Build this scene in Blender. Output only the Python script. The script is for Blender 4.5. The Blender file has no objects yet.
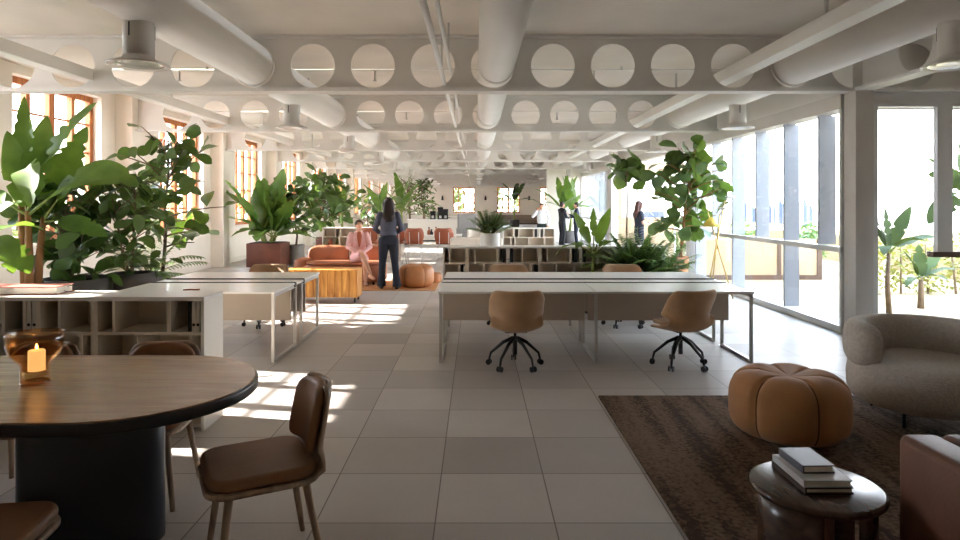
import bpy, bmesh, math, random
from mathutils import Vector, Matrix
R = math.radians
PI = math.pi
C = bpy.context.scene.collection
F, PX, PY, CH = 640.0, 476.0, 204.0, 1.6     # lens in pixels, vanishing point, eye height


def lin(r, g, b):
    f = lambda v: (v / 255 / 12.92) if v / 255 <= .04045 else ((v / 255 + .055) / 1.055) ** 2.4
    return (f(r), f(g), f(b), 1)


def X(px, d):
    return (px - PX) / F * d


def V(*a):
    return Vector(a)

# ------------------------------------------------------------------ materials


def nt(name):
    m = bpy.data.materials.new(name)
    m.use_nodes = True
    n = m.node_tree.nodes
    n.clear()
    out = n.new('ShaderNodeOutputMaterial')
    return m, n, m.node_tree.links, out


def mat(name, col, rough=.5, metal=0, var=.12, scale=4, bump=0, bscale=60, spec=.5, stretch=None, emit=None, sheen=0):
    m, n, l, out = nt(name)
    p = n.new('ShaderNodeBsdfPrincipled')
    l.new(p.outputs[0], out.inputs[0])
    p.inputs['Roughness'].default_value = rough
    p.inputs['Metallic'].default_value = metal
    p.inputs['Specular IOR Level'].default_value = spec
    if sheen:
        p.inputs['Sheen Weight'].default_value = sheen
    tc = n.new('ShaderNodeTexCoord')
    mp = n.new('ShaderNodeMapping')
    l.new(tc.outputs['Object'], mp.inputs[0])
    if stretch:
        mp.inputs['Scale'].default_value = stretch
    no = n.new('ShaderNodeTexNoise')
    no.inputs['Scale'].default_value = scale
    no.inputs['Detail'].default_value = 5
    l.new(mp.outputs[0], no.inputs[0])
    r = n.new('ShaderNodeValToRGB')
    r.color_ramp.elements[0].position = .3
    r.color_ramp.elements[1].position = .7
    r.color_ramp.elements[0].color = [max(0, c * (1 - var)) for c in col[:3]] + [1]
    r.color_ramp.elements[1].color = [min(1, c * (1 + var)) for c in col[:3]] + [1]
    l.new(no.outputs['Fac'], r.inputs[0])
    l.new(r.outputs[0], p.inputs['Base Color'])
    if bump:
        n2 = n.new('ShaderNodeTexNoise')
        n2.inputs['Scale'].default_value = bscale
        n2.inputs['Detail'].default_value = 4
        l.new(mp.outputs[0], n2.inputs[0])
        b = n.new('ShaderNodeBump')
        b.inputs['Strength'].default_value = bump
        b.inputs['Distance'].default_value = .01
        l.new(n2.outputs['Fac'], b.inputs['Height'])
        l.new(b.outputs[0], p.inputs['Normal'])
    if emit:
        p.inputs['Emission Color'].default_value = emit[0]
        p.inputs['Emission Strength'].default_value = emit[1]
    return m


def wood(name, c1, c2, axis='X', scale=3, rough=.4, dist=4, spec=.5):
    m, n, l, out = nt(name)
    p = n.new('ShaderNodeBsdfPrincipled')
    l.new(p.outputs[0], out.inputs[0])
    p.inputs['Roughness'].default_value = rough
    p.inputs['Specular IOR Level'].default_value = spec
    tc = n.new('ShaderNodeTexCoord')
    mp = n.new('ShaderNodeMapping')
    s = {'X': (.12, 1, 1), 'Y': (1, .12, 1), 'Z': (1, 1, .12)}[axis]
    mp.inputs['Scale'].default_value = s
    l.new(tc.outputs['Object'], mp.inputs[0])
    no = n.new('ShaderNodeTexNoise')
    no.inputs['Scale'].default_value = scale * 9
    no.inputs['Detail'].default_value = 7
    no.inputs['Distortion'].default_value = dist * .15
    l.new(mp.outputs[0], no.inputs[0])
    r = n.new('ShaderNodeValToRGB')
    r.color_ramp.elements[0].position = .32
    r.color_ramp.elements[1].position = .68
    r.color_ramp.elements[0].color = c1
    r.color_ramp.elements[1].color = c2
    l.new(no.outputs['Fac'], r.inputs[0])
    l.new(r.outputs[0], p.inputs['Base Color'])
    b = n.new('ShaderNodeBump')
    b.inputs['Strength'].default_value = .12
    b.inputs['Distance'].default_value = .004
    l.new(no.outputs['Fac'], b.inputs['Height'])
    l.new(b.outputs[0], p.inputs['Normal'])
    return m


def glass(name, tint=(1, 1, 1, 1), gloss=.06):
    m, n, l, out = nt(name)
    t = n.new('ShaderNodeBsdfTransparent')
    t.inputs[0].default_value = tint
    g = n.new('ShaderNodeBsdfGlossy')
    g.inputs['Roughness'].default_value = .02
    lf = n.new('ShaderNodeLayerWeight')
    pw = n.new('ShaderNodeMath')
    pw.operation = 'POWER'
    l.new(lf.outputs['Facing'], pw.inputs[0])
    pw.inputs[1].default_value = 5
    lw = n.new('ShaderNodeMath')
    lw.operation = 'MULTIPLY_ADD'
    l.new(pw.outputs[0], lw.inputs[0])
    lw.inputs[1].default_value = .5
    lw.inputs[2].default_value = gloss * .35
    mx = n.new('ShaderNodeMixShader')
    l.new(lw.outputs[0], mx.inputs[0])
    l.new(t.outputs[0], mx.inputs[1])
    l.new(g.outputs[0], mx.inputs[2])
    l.new(mx.outputs[0], out.inputs[0])
    return m


def leafmat(name, c1, c2, trans, tf=.35, rough=.35):
    m, n, l, out = nt(name)
    p = n.new('ShaderNodeBsdfPrincipled')
    p.inputs['Roughness'].default_value = rough
    tr = n.new('ShaderNodeBsdfTranslucent')
    tr.inputs[0].default_value = trans
    mx = n.new('ShaderNodeMixShader')
    mx.inputs[0].default_value = tf
    tc = n.new('ShaderNodeTexCoord')
    no = n.new('ShaderNodeTexNoise')
    no.inputs['Scale'].default_value = 3.5
    no.inputs['Detail'].default_value = 3
    l.new(tc.outputs['Object'], no.inputs[0])
    r = n.new('ShaderNodeValToRGB')
    r.color_ramp.elements[0].position = .35
    r.color_ramp.elements[1].position = .65
    r.color_ramp.elements[0].color = c1
    r.color_ramp.elements[1].color = c2
    l.new(no.outputs['Fac'], r.inputs[0])
    l.new(r.outputs[0], p.inputs['Base Color'])
    l.new(p.outputs[0], mx.inputs[1])
    l.new(tr.outputs[0], mx.inputs[2])
    l.new(mx.outputs[0], out.inputs[0])
    return m


def tilemat():
    m, n, l, out = nt('stone_tiles')
    p = n.new('ShaderNodeBsdfPrincipled')
    l.new(p.outputs[0], out.inputs[0])
    tc = n.new('ShaderNodeTexCoord')
    sp = n.new('ShaderNodeSeparateXYZ')
    l.new(tc.outputs['Object'], sp.inputs[0])

    def ma(op, a, b=None, clamp=False):
        k = n.new('ShaderNodeMath')
        k.operation = op
        k.use_clamp = clamp
        for i, v in enumerate((a, b)):
            if v is None:
                continue
            if isinstance(v, (int, float)):
                k.inputs[i].default_value = v
            else:
                l.new(v, k.inputs[i])
        return k.outputs[0]
    u = ma('DIVIDE', ma('ADD', sp.outputs[0], .205 + 60), .6)
    v = ma('DIVIDE', ma('ADD', sp.outputs[1], -.275 + 58.7), .587)
    fu, fv = ma('FRACT', u), ma('FRACT', v)
    eu = ma('MINIMUM', fu, ma('SUBTRACT', 1, fu))
    ev = ma('MINIMUM', fv, ma('SUBTRACT', 1, fv))
    e = ma('MINIMUM', eu, ev)
    g = ma('LESS_THAN', e, .006)
    cb = n.new('ShaderNodeCombineXYZ')
    l.new(ma('FLOOR', u), cb.inputs[0])
    l.new(ma('FLOOR', v), cb.inputs[1])
    wn = n.new('ShaderNodeTexWhiteNoise')
    l.new(cb.outputs[0], wn.inputs[0])
    no = n.new('ShaderNodeTexNoise')
    no.inputs['Scale'].default_value = 1.7
    no.inputs['Detail'].default_value = 7
    no.inputs['Roughness'].default_value = .65
    # every tile is cut from another place of the slab
    av = n.new('ShaderNodeVectorMath')
    av.operation = 'MULTIPLY_ADD'
    l.new(wn.outputs['Color'], av.inputs[0])
    av.inputs[1].default_value = (9, 9, 9)
    l.new(tc.outputs['Object'], av.inputs[2])
    l.new(av.outputs[0], no.inputs[0])
    f = ma('ADD', ma('MULTIPLY', wn.outputs['Value'], .65), ma('MULTIPLY', no.outputs['Fac'], .5))
    r = n.new('ShaderNodeValToRGB')
    r.color_ramp.elements[0].position = .12
    r.color_ramp.elements[1].position = 1
    r.color_ramp.elements[0].color = lin(158, 152, 147)
    r.color_ramp.elements[1].color = lin(196, 190, 184)
    l.new(f, r.inputs[0])
    mx = n.new('ShaderNodeMix')
    mx.data_type = 'RGBA'
    l.new(g, mx.inputs[0])
    l.new(r.outputs[0], mx.inputs[6])
    mx.inputs[7].default_value = lin(112, 103, 95)
    l.new(mx.outputs[2], p.inputs['Base Color'])
    p.inputs['Roughness'].default_value = .42
    b = n.new('ShaderNodeBump')
    b.inputs['Strength'].default_value = .5
    b.inputs['Distance'].default_value = .003
    l.new(ma('ADD', ma('MULTIPLY', no.outputs['Fac'], .3), ma('MULTIPLY', ma('SUBTRACT', 1, g), .7)), b.inputs['Height'])
    l.new(b.outputs[0], p.inputs['Normal'])
    return m


def rugmat():
    m, n, l, out = nt('woven_rug')
    p = n.new('ShaderNodeBsdfPrincipled')
    p.inputs['Roughness'].default_value = .95
    p.inputs['Specular IOR Level'].default_value = .1
    l.new(p.outputs[0], out.inputs[0])
    tc = n.new('ShaderNodeTexCoord')
    mp = n.new('ShaderNodeMapping')
    mp.inputs['Scale'].default_value = (7, .5, 1)
    l.new(tc.outputs['Object'], mp.inputs[0])
    a = n.new('ShaderNodeTexNoise')
    a.inputs['Scale'].default_value = 1.2
    a.inputs['Detail'].default_value = 3
    l.new(mp.outputs[0], a.inputs[0])
    b = n.new('ShaderNodeTexNoise')
    b.inputs['Scale'].default_value = 42
    b.inputs['Detail'].default_value = 4
    l.new(tc.outputs['Object'], b.inputs[0])
    mx = n.new('ShaderNodeMath')
    mx.operation = 'MULTIPLY_ADD'
    l.new(b.outputs['Fac'], mx.inputs[0])
    mx.inputs[1].default_value = .8
    l.new(a.outputs['Fac'], mx.inputs[2])
    r = n.new('ShaderNodeValToRGB')
    r.color_ramp.elements[0].position = .74
    r.color_ramp.elements[1].position = 1.12
    r.color_ramp.elements[0].color = lin(66, 52, 43)
    r.color_ramp.elements[1].color = lin(122, 100, 83)
    l.new(mx.outputs[0], r.inputs[0])
    l.new(r.outputs[0], p.inputs['Base Color'])
    bp = n.new('ShaderNodeBump')
    bp.inputs['Strength'].default_value = .9
    bp.inputs['Distance'].default_value = .02
    l.new(b.outputs['Fac'], bp.inputs['Height'])
    l.new(bp.outputs[0], p.inputs['Normal'])
    return m


# ------------------------------------------------------------------ mesh builder
class MB:
    def __init__(s):
        s.bm = bmesh.new()

    def merge(s, b2, M=None):
        mp = {}
        for v in b2.verts:
            mp[v] = s.bm.verts.new(M @ v.co if M else v.co)
        for f in b2.faces:
            try:
                nf = s.bm.faces.new([mp[v] for v in f.verts])
                nf.smooth = f.smooth
            except ValueError:
                pass
        b2.free()
        return s

    def box(s, x0, x1, y0, y1, z0, z1, bev=0, seg=2, M=None):
        b = bmesh.new()
        vs = [b.verts.new((x, y, z)) for x in (x0, x1) for y in (y0, y1) for z in (z0, z1)]
        for q in ((0, 1, 3, 2), (4, 6, 7, 5), (0, 4, 5, 1), (2, 3, 7, 6), (0, 2, 6, 4), (1, 5, 7, 3)):
            b.faces.new([vs[i] for i in q])
        bmesh.ops.recalc_face_normals(b, faces=b.faces[:])
        if bev:
            bmesh.ops.bevel(b, geom=b.edges[:], offset=bev, segments=seg, profile=.5, affect='EDGES')
            if seg > 1:
                for f in b.faces:
                    f.smooth = True
        return s.merge(b, M)

    def tube(s, pts, r, n=10, ref=None, cap=True, M=None, rot=0):
        pts = [Vector(p) for p in pts]
        k = len(pts)
        if not isinstance(r, (list,)):
            r = [r] * k
        t0 = (pts[1] - pts[0]).normalized()
        u = Vector(ref) if ref else (V(1, 0, 0) if abs(t0.x) < .9 else V(0, 1, 0))
        rings = []
        for i, p in enumerate(pts):
            a = pts[max(0, i - 1)]
            c = pts[min(k - 1, i + 1)]
            t = (c - a)
            if t.length < 1e-9:
                t = t0
            t.normalize()
            uu = u - t * u.dot(t)
            if uu.length < 1e-4:
                uu = t.orthogonal()
            uu.normalize()
            if not ref:
                u = uu
            vv = t.cross(uu)
            ra, rb = r[i] if isinstance(r[i], tuple) else (r[i], r[i])
            ring = []
            for j in range(n):
                an = 2 * PI * j / n + rot
                q = p + uu * (ra * math.cos(an)) + vv * (rb * math.sin(an))
                ring.append(s.bm.verts.new(M @ q if M else q))
            rings.append(ring)
        for a, b in zip(rings, rings[1:]):
            for j in range(n):
                f = s.bm.faces.new([a[j], a[(j + 1) % n], b[(j + 1) % n], b[j]])
                f.smooth = n > 4
        if cap:
            s.bm.faces.new(rings[0][::-1])
            s.bm.faces.new(rings[-1])
        return s

    def bar(s, p, q, w, h=None, ref=(0, 0, 1), M=None):
        h = h or w
        return s.tube([p, q], [(w * .7071, h * .7071)] * 2, 4, ref, True, M, PI / 4)

    def lathe(s, prof, n=32, M=None, closed=False):
        rings = []
        for (r, z) in prof:
            if r < 1e-6:
                v = V(0, 0, z)
                rings.append([s.bm.verts.new(M @ v if M else v)])
            else:
                ring = []
                for j in range(n):
                    v = V(r * math.cos(2 * PI * j / n), r * math.sin(2 * PI * j / n), z)
                    ring.append(s.bm.verts.new(M @ v if M else v))
                rings.append(ring)
        pr = list(zip(rings, rings[1:]))
        if closed:
            pr.append((rings[-1], rings[0]))
        for a, b in pr:
            for j in range(n):
                j2 = (j + 1) % n
                if len(a) == 1 and len(b) == 1:
                    continue
                if len(a) == 1:
                    f = s.bm.faces.new([a[0], b[j2], b[j]][::-1])
                elif len(b) == 1:
                    f = s.bm.faces.new([a[j], a[j2], b[0]])
                else:
                    f = s.bm.faces.new([a[j], a[j2], b[j2], b[j]])
                f.smooth = True
        return s

    def ell(s, c, r, n=14, M=None, rot=None):
        T = Matrix.Translation(Vector(c))
        if rot:
            T = T @ rot
        T = T @ Matrix.Diagonal((r[0], r[1], r[2], 1))
        if M:
            T = M @ T
        h = n // 2
        return s.lathe([(math.sin(PI * i / h), -math.cos(PI * i / h)) if 0 < i < h else (0, -math.cos(PI * i / h)) for i in range(h + 1)], n, T)

    def rows(s, rows, loop=False, smooth=True, M=None):
        vr = [[s.bm.verts.new(M @ Vector(p) if M else Vector(p)) for p in r] for r in rows]
        k = len(vr[0])
        for a, b in zip(vr, vr[1:]):
            for j in range(k if loop else k - 1):
                f = s.bm.faces.new([a[j], a[(j + 1) % k], b[(j + 1) % k], b[j]])
                f.smooth = smooth
        return vr

    def slab(s, rows, th, M=None):
        """a thick curved sheet: rows of points, thickness th along the local normals"""
        b = bmesh.new()
        vr = [[b.verts.new(Vector(p)) for p in r] for r in rows]
        for a, c in zip(vr, vr[1:]):
            for j in range(len(a) - 1):
                b.faces.new([a[j], a[j + 1], c[j + 1], c[j]])
        bmesh.ops.recalc_face_normals(b, faces=b.faces[:])
        b.normal_update()
        no = {v: v.normal.copy() for v in b.verts}
        top = {v: b.verts.new(v.co + no[v] * th) for v in list(no)}
        edges = [(e.verts[0], e.verts[1], e.link_faces[0]) for e in b.edges if len(e.link_faces) == 1]
        fs = b.faces[:]
        for f in fs:
            b.faces.new([top[v] for v in f.verts])
        for a, c, f in edges:
            b.faces.new([a, c, top[c], top[a]])
        bmesh.ops.reverse_faces(b, faces=fs)
        bmesh.ops.recalc_face_normals(b, faces=b.faces[:])
        for f in b.faces:
            f.smooth = True
        return s.merge(b, M)

    def prism(s, poly, h0, h1, bev=0, seg=2, M=None):
        """poly in XY, extruded in z"""
        b = bmesh.new()
        lo = [b.verts.new((x, y, h0)) for x, y in poly]
        hi = [b.verts.new((x, y, h1)) for x, y in poly]
        k = len(poly)
        b.faces.new(lo[::-1])
        b.faces.new(hi)
        for j in range(k):
            b.faces.new([lo[j], lo[(j + 1) % k], hi[(j + 1) % k], hi[j]])
        bmesh.ops.recalc_face_normals(b, faces=b.faces[:])
        if bev:
            es = [e for e in b.edges if abs(e.verts[0].co.z - e.verts[1].co.z) < 1e-6]
            bmesh.ops.bevel(b, geom=es, offset=bev, segments=seg, profile=.5, affect='EDGES')
            for f in b.faces:
                f.smooth = len(f.verts) == 4
        return s.merge(b, M)

    def mesh(s, name):
        me = bpy.data.meshes.new(name)
        s.bm.to_mesh(me)
        s.bm.free()
        return me

    def build(s, name, m, parent=None, sub=0, bevel=0, loc=None, rz=0):
        me = s.mesh(name)
        return link(name, me, m, parent, sub, bevel, loc, rz)


def link(name, me, m, parent=None, sub=0, bevel=0, loc=None, rz=0):
    o = bpy.data.objects.new(name, me)
    me.materials.append(m)
    C.objects.link(o)
    if parent:
        o.parent = parent
    if loc:
        o.location = loc
        o.rotation_euler = (0, 0, rz)
    if sub:
        q = o.modifiers.new('s', 'SUBSURF')
        q.levels = q.render_levels = sub
    if bevel:
        q = o.modifiers.new('b', 'BEVEL')
        q.width = bevel
        q.segments = 2
        q.limit_method = 'ANGLE'
    return o


def tag(o, label=None, cat=None, group=None, kind=None):
    if label:
        o['label'] = label
    if cat:
        o['category'] = cat
    if group:
        o['group'] = group
    if kind:
        o['kind'] = kind
    return o


def thing(name, label, cat, loc=(0, 0, 0), rz=0, group=None):
    o = bpy.data.objects.new(name, None)
    o.empty_display_size = .1
    C.objects.link(o)
    o.location = loc
    o.rotation_euler = (0, 0, rz)
    return tag(o, label, cat, group)


def struct(name, mb, m, parent=None, **k):
    o = mb.build(name, m, parent, **k)
    if not parent:
        o['kind'] = 'structure'
    return o


def sroot(name, loc=(0, 0, 0)):
    o = bpy.data.objects.new(name, None)
    o.empty_display_size = .1
    C.objects.link(o)
    o.location = loc
    o['kind'] = 'structure'
    return o


def kids(o):
    return [c for c in C.objects if c.parent == o]


def dup(o, loc=None, rz=None, label=None, parent=None):
    c = o.copy()
    C.objects.link(c)
    if parent:
        c.parent = parent
    for ch in kids(o):
        dup(ch, parent=c)
    if loc is not None:
        c.location = loc
    if rz is not None:
        c.rotation_euler = (0, 0, rz)
    if label:
        c['label'] = label
    return c


def rrect(x0, x1, y0, y1, r, n=6):
    p = []
    for cx, cy, a0 in ((x1 - r, y1 - r, 0), (x0 + r, y1 - r, 90), (x0 + r, y0 + r, 180), (x1 - r, y0 + r, 270)):
        for i in range(n + 1):
            a = R(a0 + 90 * i / n)
            p.append((cx + r * math.cos(a), cy + r * math.sin(a)))
    return p


# ------------------------------------------------------------------ palette
M_ = {}
M_['tiles'] = tilemat()
M_['rug'] = rugmat()
M_['ceil'] = mat('ceiling_concrete', lin(216, 208, 197), .9, var=.07, scale=1.2, bump=.15, bscale=9)
M_['plaster'] = mat('wall_plaster', lin(234, 229, 219), .9, var=.04, scale=1.5, bump=.1, bscale=14)
M_['taupe'] = mat('far_wall_paint', lin(214, 206, 193), .9, var=.04, scale=1)
M_['beam'] = mat('beam_paint', lin(216, 212, 206), .55, var=.03, scale=1.5)
M_['duct'] = mat('duct_paint', lin(226, 222, 215), .45, var=.02, scale=2)
M_['lampgrey'] = mat('downlight_paint', lin(205, 200, 193), .4, var=.02)
M_['lens'] = mat('downlight_reflector', lin(235, 232, 226), .15, metal=.6, var=.05)
M_['dark'] = mat('dark_metal', lin(40, 40, 42), .4, metal=.4, var=.1)
M_['col'] = mat('column_paint', lin(190, 184, 176), .6, var=.03)
M_['frame'] = mat('facade_frame', lin(196, 194, 190), .45, var=.03)
M_['fin'] = mat('facade_fin', lin(158, 163, 172), .5, var=.05, scale=1)
M_['orange'] = wood('orange_window_wood', lin(150, 84, 38), lin(206, 132, 70), 'Z', 2, .45)
M_['pane'] = glass('window_glass')
M_['white'] = mat('white_laminate', lin(232, 230, 226), .3, var=.02, scale=3)
M_['whitep'] = mat('white_panel', lin(226, 221, 212), .5, var=.02, scale=3)
M_['beige'] = mat('beige_panel', lin(190, 176, 160), .6, var=.03)
M_['steel'] = mat('pale_steel', lin(200, 198, 194), .35, metal=.5, var=.03)
M_['slot'] = mat('dark_slot', lin(62, 64, 68), .5, var=.05)
M_['shelfm'] = mat('bookcase_board', lin(214, 203, 187), .55, var=.04)
M_['binder'] = mat('black_binder', lin(30, 30, 33), .5, var=.1)
M_['binderw'] = mat('pale_binder', lin(206, 200, 190), .5, var=.06)
M_['paper'] = mat('paper', lin(228, 222, 210), .8, var=.04, scale=30, stretch=(1, 1, 12))
M_['suede'] = mat('tan_suede', lin(178, 142, 106), .85, var=.16, scale=5, bump=.15, bscale=90, sheen=.4)
M_['brown'] = mat('brown_leather', lin(138, 98, 66), .5, var=.14, scale=5, bump=.15, bscale=70)
M_['brown2'] = mat('dark_brown_leather', lin(112, 74, 58), .55, var=.14, scale=5, bump=.12, bscale=60)
M_['cognac'] = mat('cognac_leather', lin(158, 98, 66), .5, var=.12, scale=4, bump=.12, bscale=50)
M_['rust'] = mat('rust_leather', lin(146, 78, 48), .5, var=.1, scale=4)
M_['poufl'] = mat('tan_leather', lin(180, 120, 74), .5, var=.14, scale=4, bump=.1, bscale=40)
M_['poufs'] = mat('ochre_suede', lin(178, 126, 80), .85, var=.12, scale=5, bump=.15, bscale=90, sheen=.3)
M_['boucle'] = mat('grey_boucle', lin(190, 184, 176), .95, var=.12, scale=40, bump=.6, bscale=120)
M_['piping'] = mat('dark_seam', lin(80, 48, 22), .8, var=.1)
M_['tabletop'] = wood('walnut_top', lin(140, 102, 70), lin(184, 144, 106), 'X', 2.2, .26, 6, .9)
M_['tableblk'] = mat('black_stain', lin(30, 29, 31), .35, var=.15)
M_['tablebase'] = mat('charcoal_base', lin(34, 38, 46), .4, var=.1)
M_['oak'] = wood('oak_legs', lin(146, 124, 102), lin(184, 160, 134), 'Z', 3, .45)
M_['slat'] = wood('pine_slats', lin(176, 110, 42), lin(226, 168, 84), 'Z', 2, .5)
M_['darkwood'] = wood('dark_table_wood', lin(48, 34, 28), lin(84, 60, 48), 'Y', 2, .22)
M_['midwood'] = wood('brown_leg_wood', lin(92, 56, 36), lin(130, 84, 54), 'Z', 2, .4)
M_['terra'] = mat('terracotta', lin(206, 144, 108), .8, var=.07)
M_['corten'] = mat('rusty_planter', lin(104, 58, 40), .7, var=.25, scale=3, bump=.2)
M_['zinc'] = mat('zinc_pot', lin(128, 126, 122), .55, metal=.2, var=.2, scale=3)
M_['bowl'] = mat('dark_grey_pot', lin(74, 70, 68), .6, var=.15)
M_['soil'] = mat('potting_soil', lin(48, 36, 28), 1, var=.3, scale=30, bump=.6, bscale=60)
M_['trunk'] = mat('plant_trunk', lin(140, 100, 62), .8, var=.3, scale=8, bump=.3, stretch=(1, 1, .3))
M_['trunkd'] = mat('grey_trunk', lin(110, 92, 72), .85, var=.3, scale=10, bump=.3)
M_['stalk'] = mat('green_stalk', lin(128, 140, 70), .5, var=.2, scale=6)
M_['banana'] = leafmat('banana_leaf', lin(50, 82, 36), lin(102, 132, 62), lin(140, 174, 60), .3)
M_['terracebanana'] = leafmat('terrace_banana_leaf', lin(30, 48, 20), lin(62, 80, 34), lin(70, 90, 26), .2, .75)
M_['fiddle'] = leafmat('fig_leaf', lin(44, 68, 38), lin(92, 116, 66), lin(124, 156, 56), .22, .3)
M_['palm'] = leafmat('palm_leaf', lin(72, 104, 56), lin(126, 150, 90), lin(124, 164, 64), .28)
M_['bush'] = leafmat('dark_leaf', lin(36, 58, 36), lin(74, 100, 56), lin(112, 146, 50), .2, .3)
M_['olive'] = leafmat('grey_green_leaf', lin(84, 100, 72), lin(128, 140, 108), lin(150, 170, 100), .3)
M_['vine'] = leafmat('yellow_green_leaf', lin(104, 110, 48), lin(140, 138, 70), lin(150, 146, 62), .35)
M_['outleaf'] = leafmat('garden_leaf', lin(80, 96, 44), lin(120, 124, 70), lin(140, 140, 70), .35)
M_['cream'] = mat('terrace_stone', lin(154, 134, 102), .8, var=.04)
M_['creamw'] = mat('terrace_wall', lin(170, 146, 116), .8, var=.05)
M_['brownf'] = mat('brown_frame', lin(84, 62, 48), .7, var=.1)
M_['haze'] = mat('haze_tinted_city', lin(72, 80, 98), .9, var=.05)  # blue-grey of distance haze put into the building colour
M_['ground'] = mat('far_ground', lin(170, 168, 160), .95, var=.1, scale=.02)
M_['skin'] = mat('skin', lin(212, 160, 130), .55, var=.04)
M_['hair'] = mat('dark_hair', lin(40, 26, 20), .5, var=.25, scale=30, stretch=(1, 1, .1))
M_['hairb'] = mat('brown_hair', lin(70, 36, 24), .5, var=.25, scale=30, stretch=(1, 1, .1))
M_['slate'] = mat('slate_blouse', lin(78, 80, 96), .8, var=.1, scale=9)
M_['navy'] = mat('navy_cloth', lin(30, 34, 48), .85, var=.12, scale=9)
M_['suit'] = mat('black_suit', lin(30, 31, 38), .8, var=.12, scale=9)
M_['shirt'] = mat('white_shirt', lin(220, 222, 224), .8, var=.03, scale=9)
M_['green'] = mat('dark_green_cloth', lin(36, 48, 44), .85, var=.1, scale=9)
M_['pink'] = mat('pink_blazer', lin(226, 178, 174), .85, var=.06, scale=20, stretch=(6, 6, .2))
M_['rusttop'] = mat('rust_top', lin(178, 96, 66), .8, var=.08)
M_['shoe'] = mat('dark_shoe', lin(34, 30, 30), .4, var=.1)
M_['shoet'] = mat('tan_shoe', lin(200, 150, 120), .5, var=.06)
M_['wax'] = mat('candle_wax', lin(246, 226, 186), .5, var=.02, emit=(lin(255, 226, 180), .25))  # emission stands in for flame light glowing through the wax
M_['flame'] = mat('flame', lin(255, 200, 120), .5, var=.02, emit=(lin(255, 200, 110), 6))
M_['amber'] = glass('amber_glass', lin(248, 224, 192), .2)
M_['brass'] = mat('brass', lin(196, 168, 104), .3, metal=.7, var=.05)
M_['yellow'] = mat('yellow_shade', lin(206, 178, 70), .5, var=.05)
M_['redbook'] = mat('faded_red_cover', lin(176, 104, 86), .6, var=.2)
M_['greybook'] = mat('grey_cover', lin(92, 96, 106), .35, var=.05)
M_['whitebook'] = mat('white_cover', lin(214, 216, 220), .35, var=.1, scale=8)
M_['darkbook'] = mat('brown_cover', lin(60, 48, 42), .5, var=.1)
M_['sofaw'] = mat('cream_fabric', lin(214, 206, 194), .9, var=.05, scale=20, bump=.2)
M_['greyf'] = mat('grey_fabric', lin(150, 148, 146), .9, var=.05, scale=20)
M_['taupef'] = mat('taupe_fabric', lin(140, 124, 108), .9, var=.05)
M_['jute'] = mat('jute_rug', lin(196, 140, 86), .95, var=.18, scale=30, bump=.4)
M_['sconce'] = mat('sconce_glow', lin(255, 220, 160), .5, emit=(lin(255, 210, 140), 6))
SKY, SUN, EXPO = 2.8, 8.0, 2.42
# ================================================================== ROOM SHELL
CEIL, BB = 3.64, 2.98            # ceiling, underside of the beams
B0, BP = 7.8, 4.28               # first visible beam and beam spacing
XL, XF = -6.7, 4.54              # left wall, right glass facade
FAR = 51.0

m = MB()
m.box(-7.05, 4.9, -2.7, 51.3, -.2, 0)
m.box(4.9, 7.0, -2.7, 7.97, -.2, 0)
m.box(4.9, 7.2, 27.4, 51.3, -.2, 0)
struct('floor', m, M_['tiles'])
m = MB()
m.box(-7.05, 4.95, -2.7, 51.3, CEIL, CEIL + .2)
m.box(4.95, 7.0, -2.7, 8.2, CEIL, CEIL + .2)
m.box(4.95, 7.2, 27.4, 51.3, CEIL, CEIL + .2)
struct('ceiling', m, M_['ceil'])

# left wall with its row of windows and the piers under the beams
WC = [6.07 + 4.28 * k + (.0 if k else 0) for k in range(11)]
WC = [c for c in WC if c < 50]
WW, WZ0, WZ1 = 2.2, 1.0, 3.5
m = MB()
m.box(XL - .35, XL, -2.7, 51.3, 0, WZ0)
m.box(XL - .35, XL, -2.7, 51.3, WZ1, CEIL)
e = -2.7
for c in WC:
    m.box(XL - .35, XL, e, c - WW / 2, WZ0, WZ1)
    e = c + WW / 2
m.box(XL - .35, XL, e, 51.3, WZ0, WZ1)
for k in range(-1, 11):
    d = B0 + BP * k
    m.box(XL - .01, XL + .32, d - .2, d + .2, 0, CEIL)
struct('wall_left', m, M_['plaster'])
m = MB()
e = -2.7
for k in range(-1, 12):
    d = B0 + BP * k
    m.box(XL, XL + .02, e, min(d - .2, 51), 0, .12)
    e = d + .2
struct('baseboard_left', m, M_['whitep'])


def casement(idx, loc, rz, w, z0, z1, nl, nb, m=M_['orange'], post=.09):
    """wooden window: outer frame, posts between the lights, thin bars, one pane"""
    r = sroot('window_%d' % idx, loc)
    r.rotation_euler = (0, 0, rz)
    f = MB()
    f.box(-w / 2, w / 2, -.05, .05, z0, z0 + .1)
    f.box(-w / 2, w / 2, -.05, .05, z1 - .1, z1)
    for i in range(nl + 1):
        x = -w / 2 + w * i / nl
        ww = post * (1.5 if i == nl / 2 else 1)
        x = min(max(x, -w / 2 + ww / 2), w / 2 - ww / 2)
        f.box(x - ww / 2, x + ww / 2, -.045, .045, z0, z1)
    f.build('window_frame', m, r)
    if nb:
        b = MB()
        for i in range(1, nb + 1):
            z = z0 + (z1 - z0) * i / (nb + 1)
            b.box(-w / 2 + .05, w / 2 - .05, -.018, .018, z - .016, z + .016)
        b.build('glazing_bar', m, r)
    MB().box(-w / 2 + .04, w / 2 - .04, -.004, .004, z0 + .05, z1 - .05).build('pane', M_['pane'], r)
    return r


wi = 0
for c in WC:
    wi += 1
    casement(wi, (XL - .2, c, 0), R(90), WW, WZ0, WZ1, 4, 4)

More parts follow.
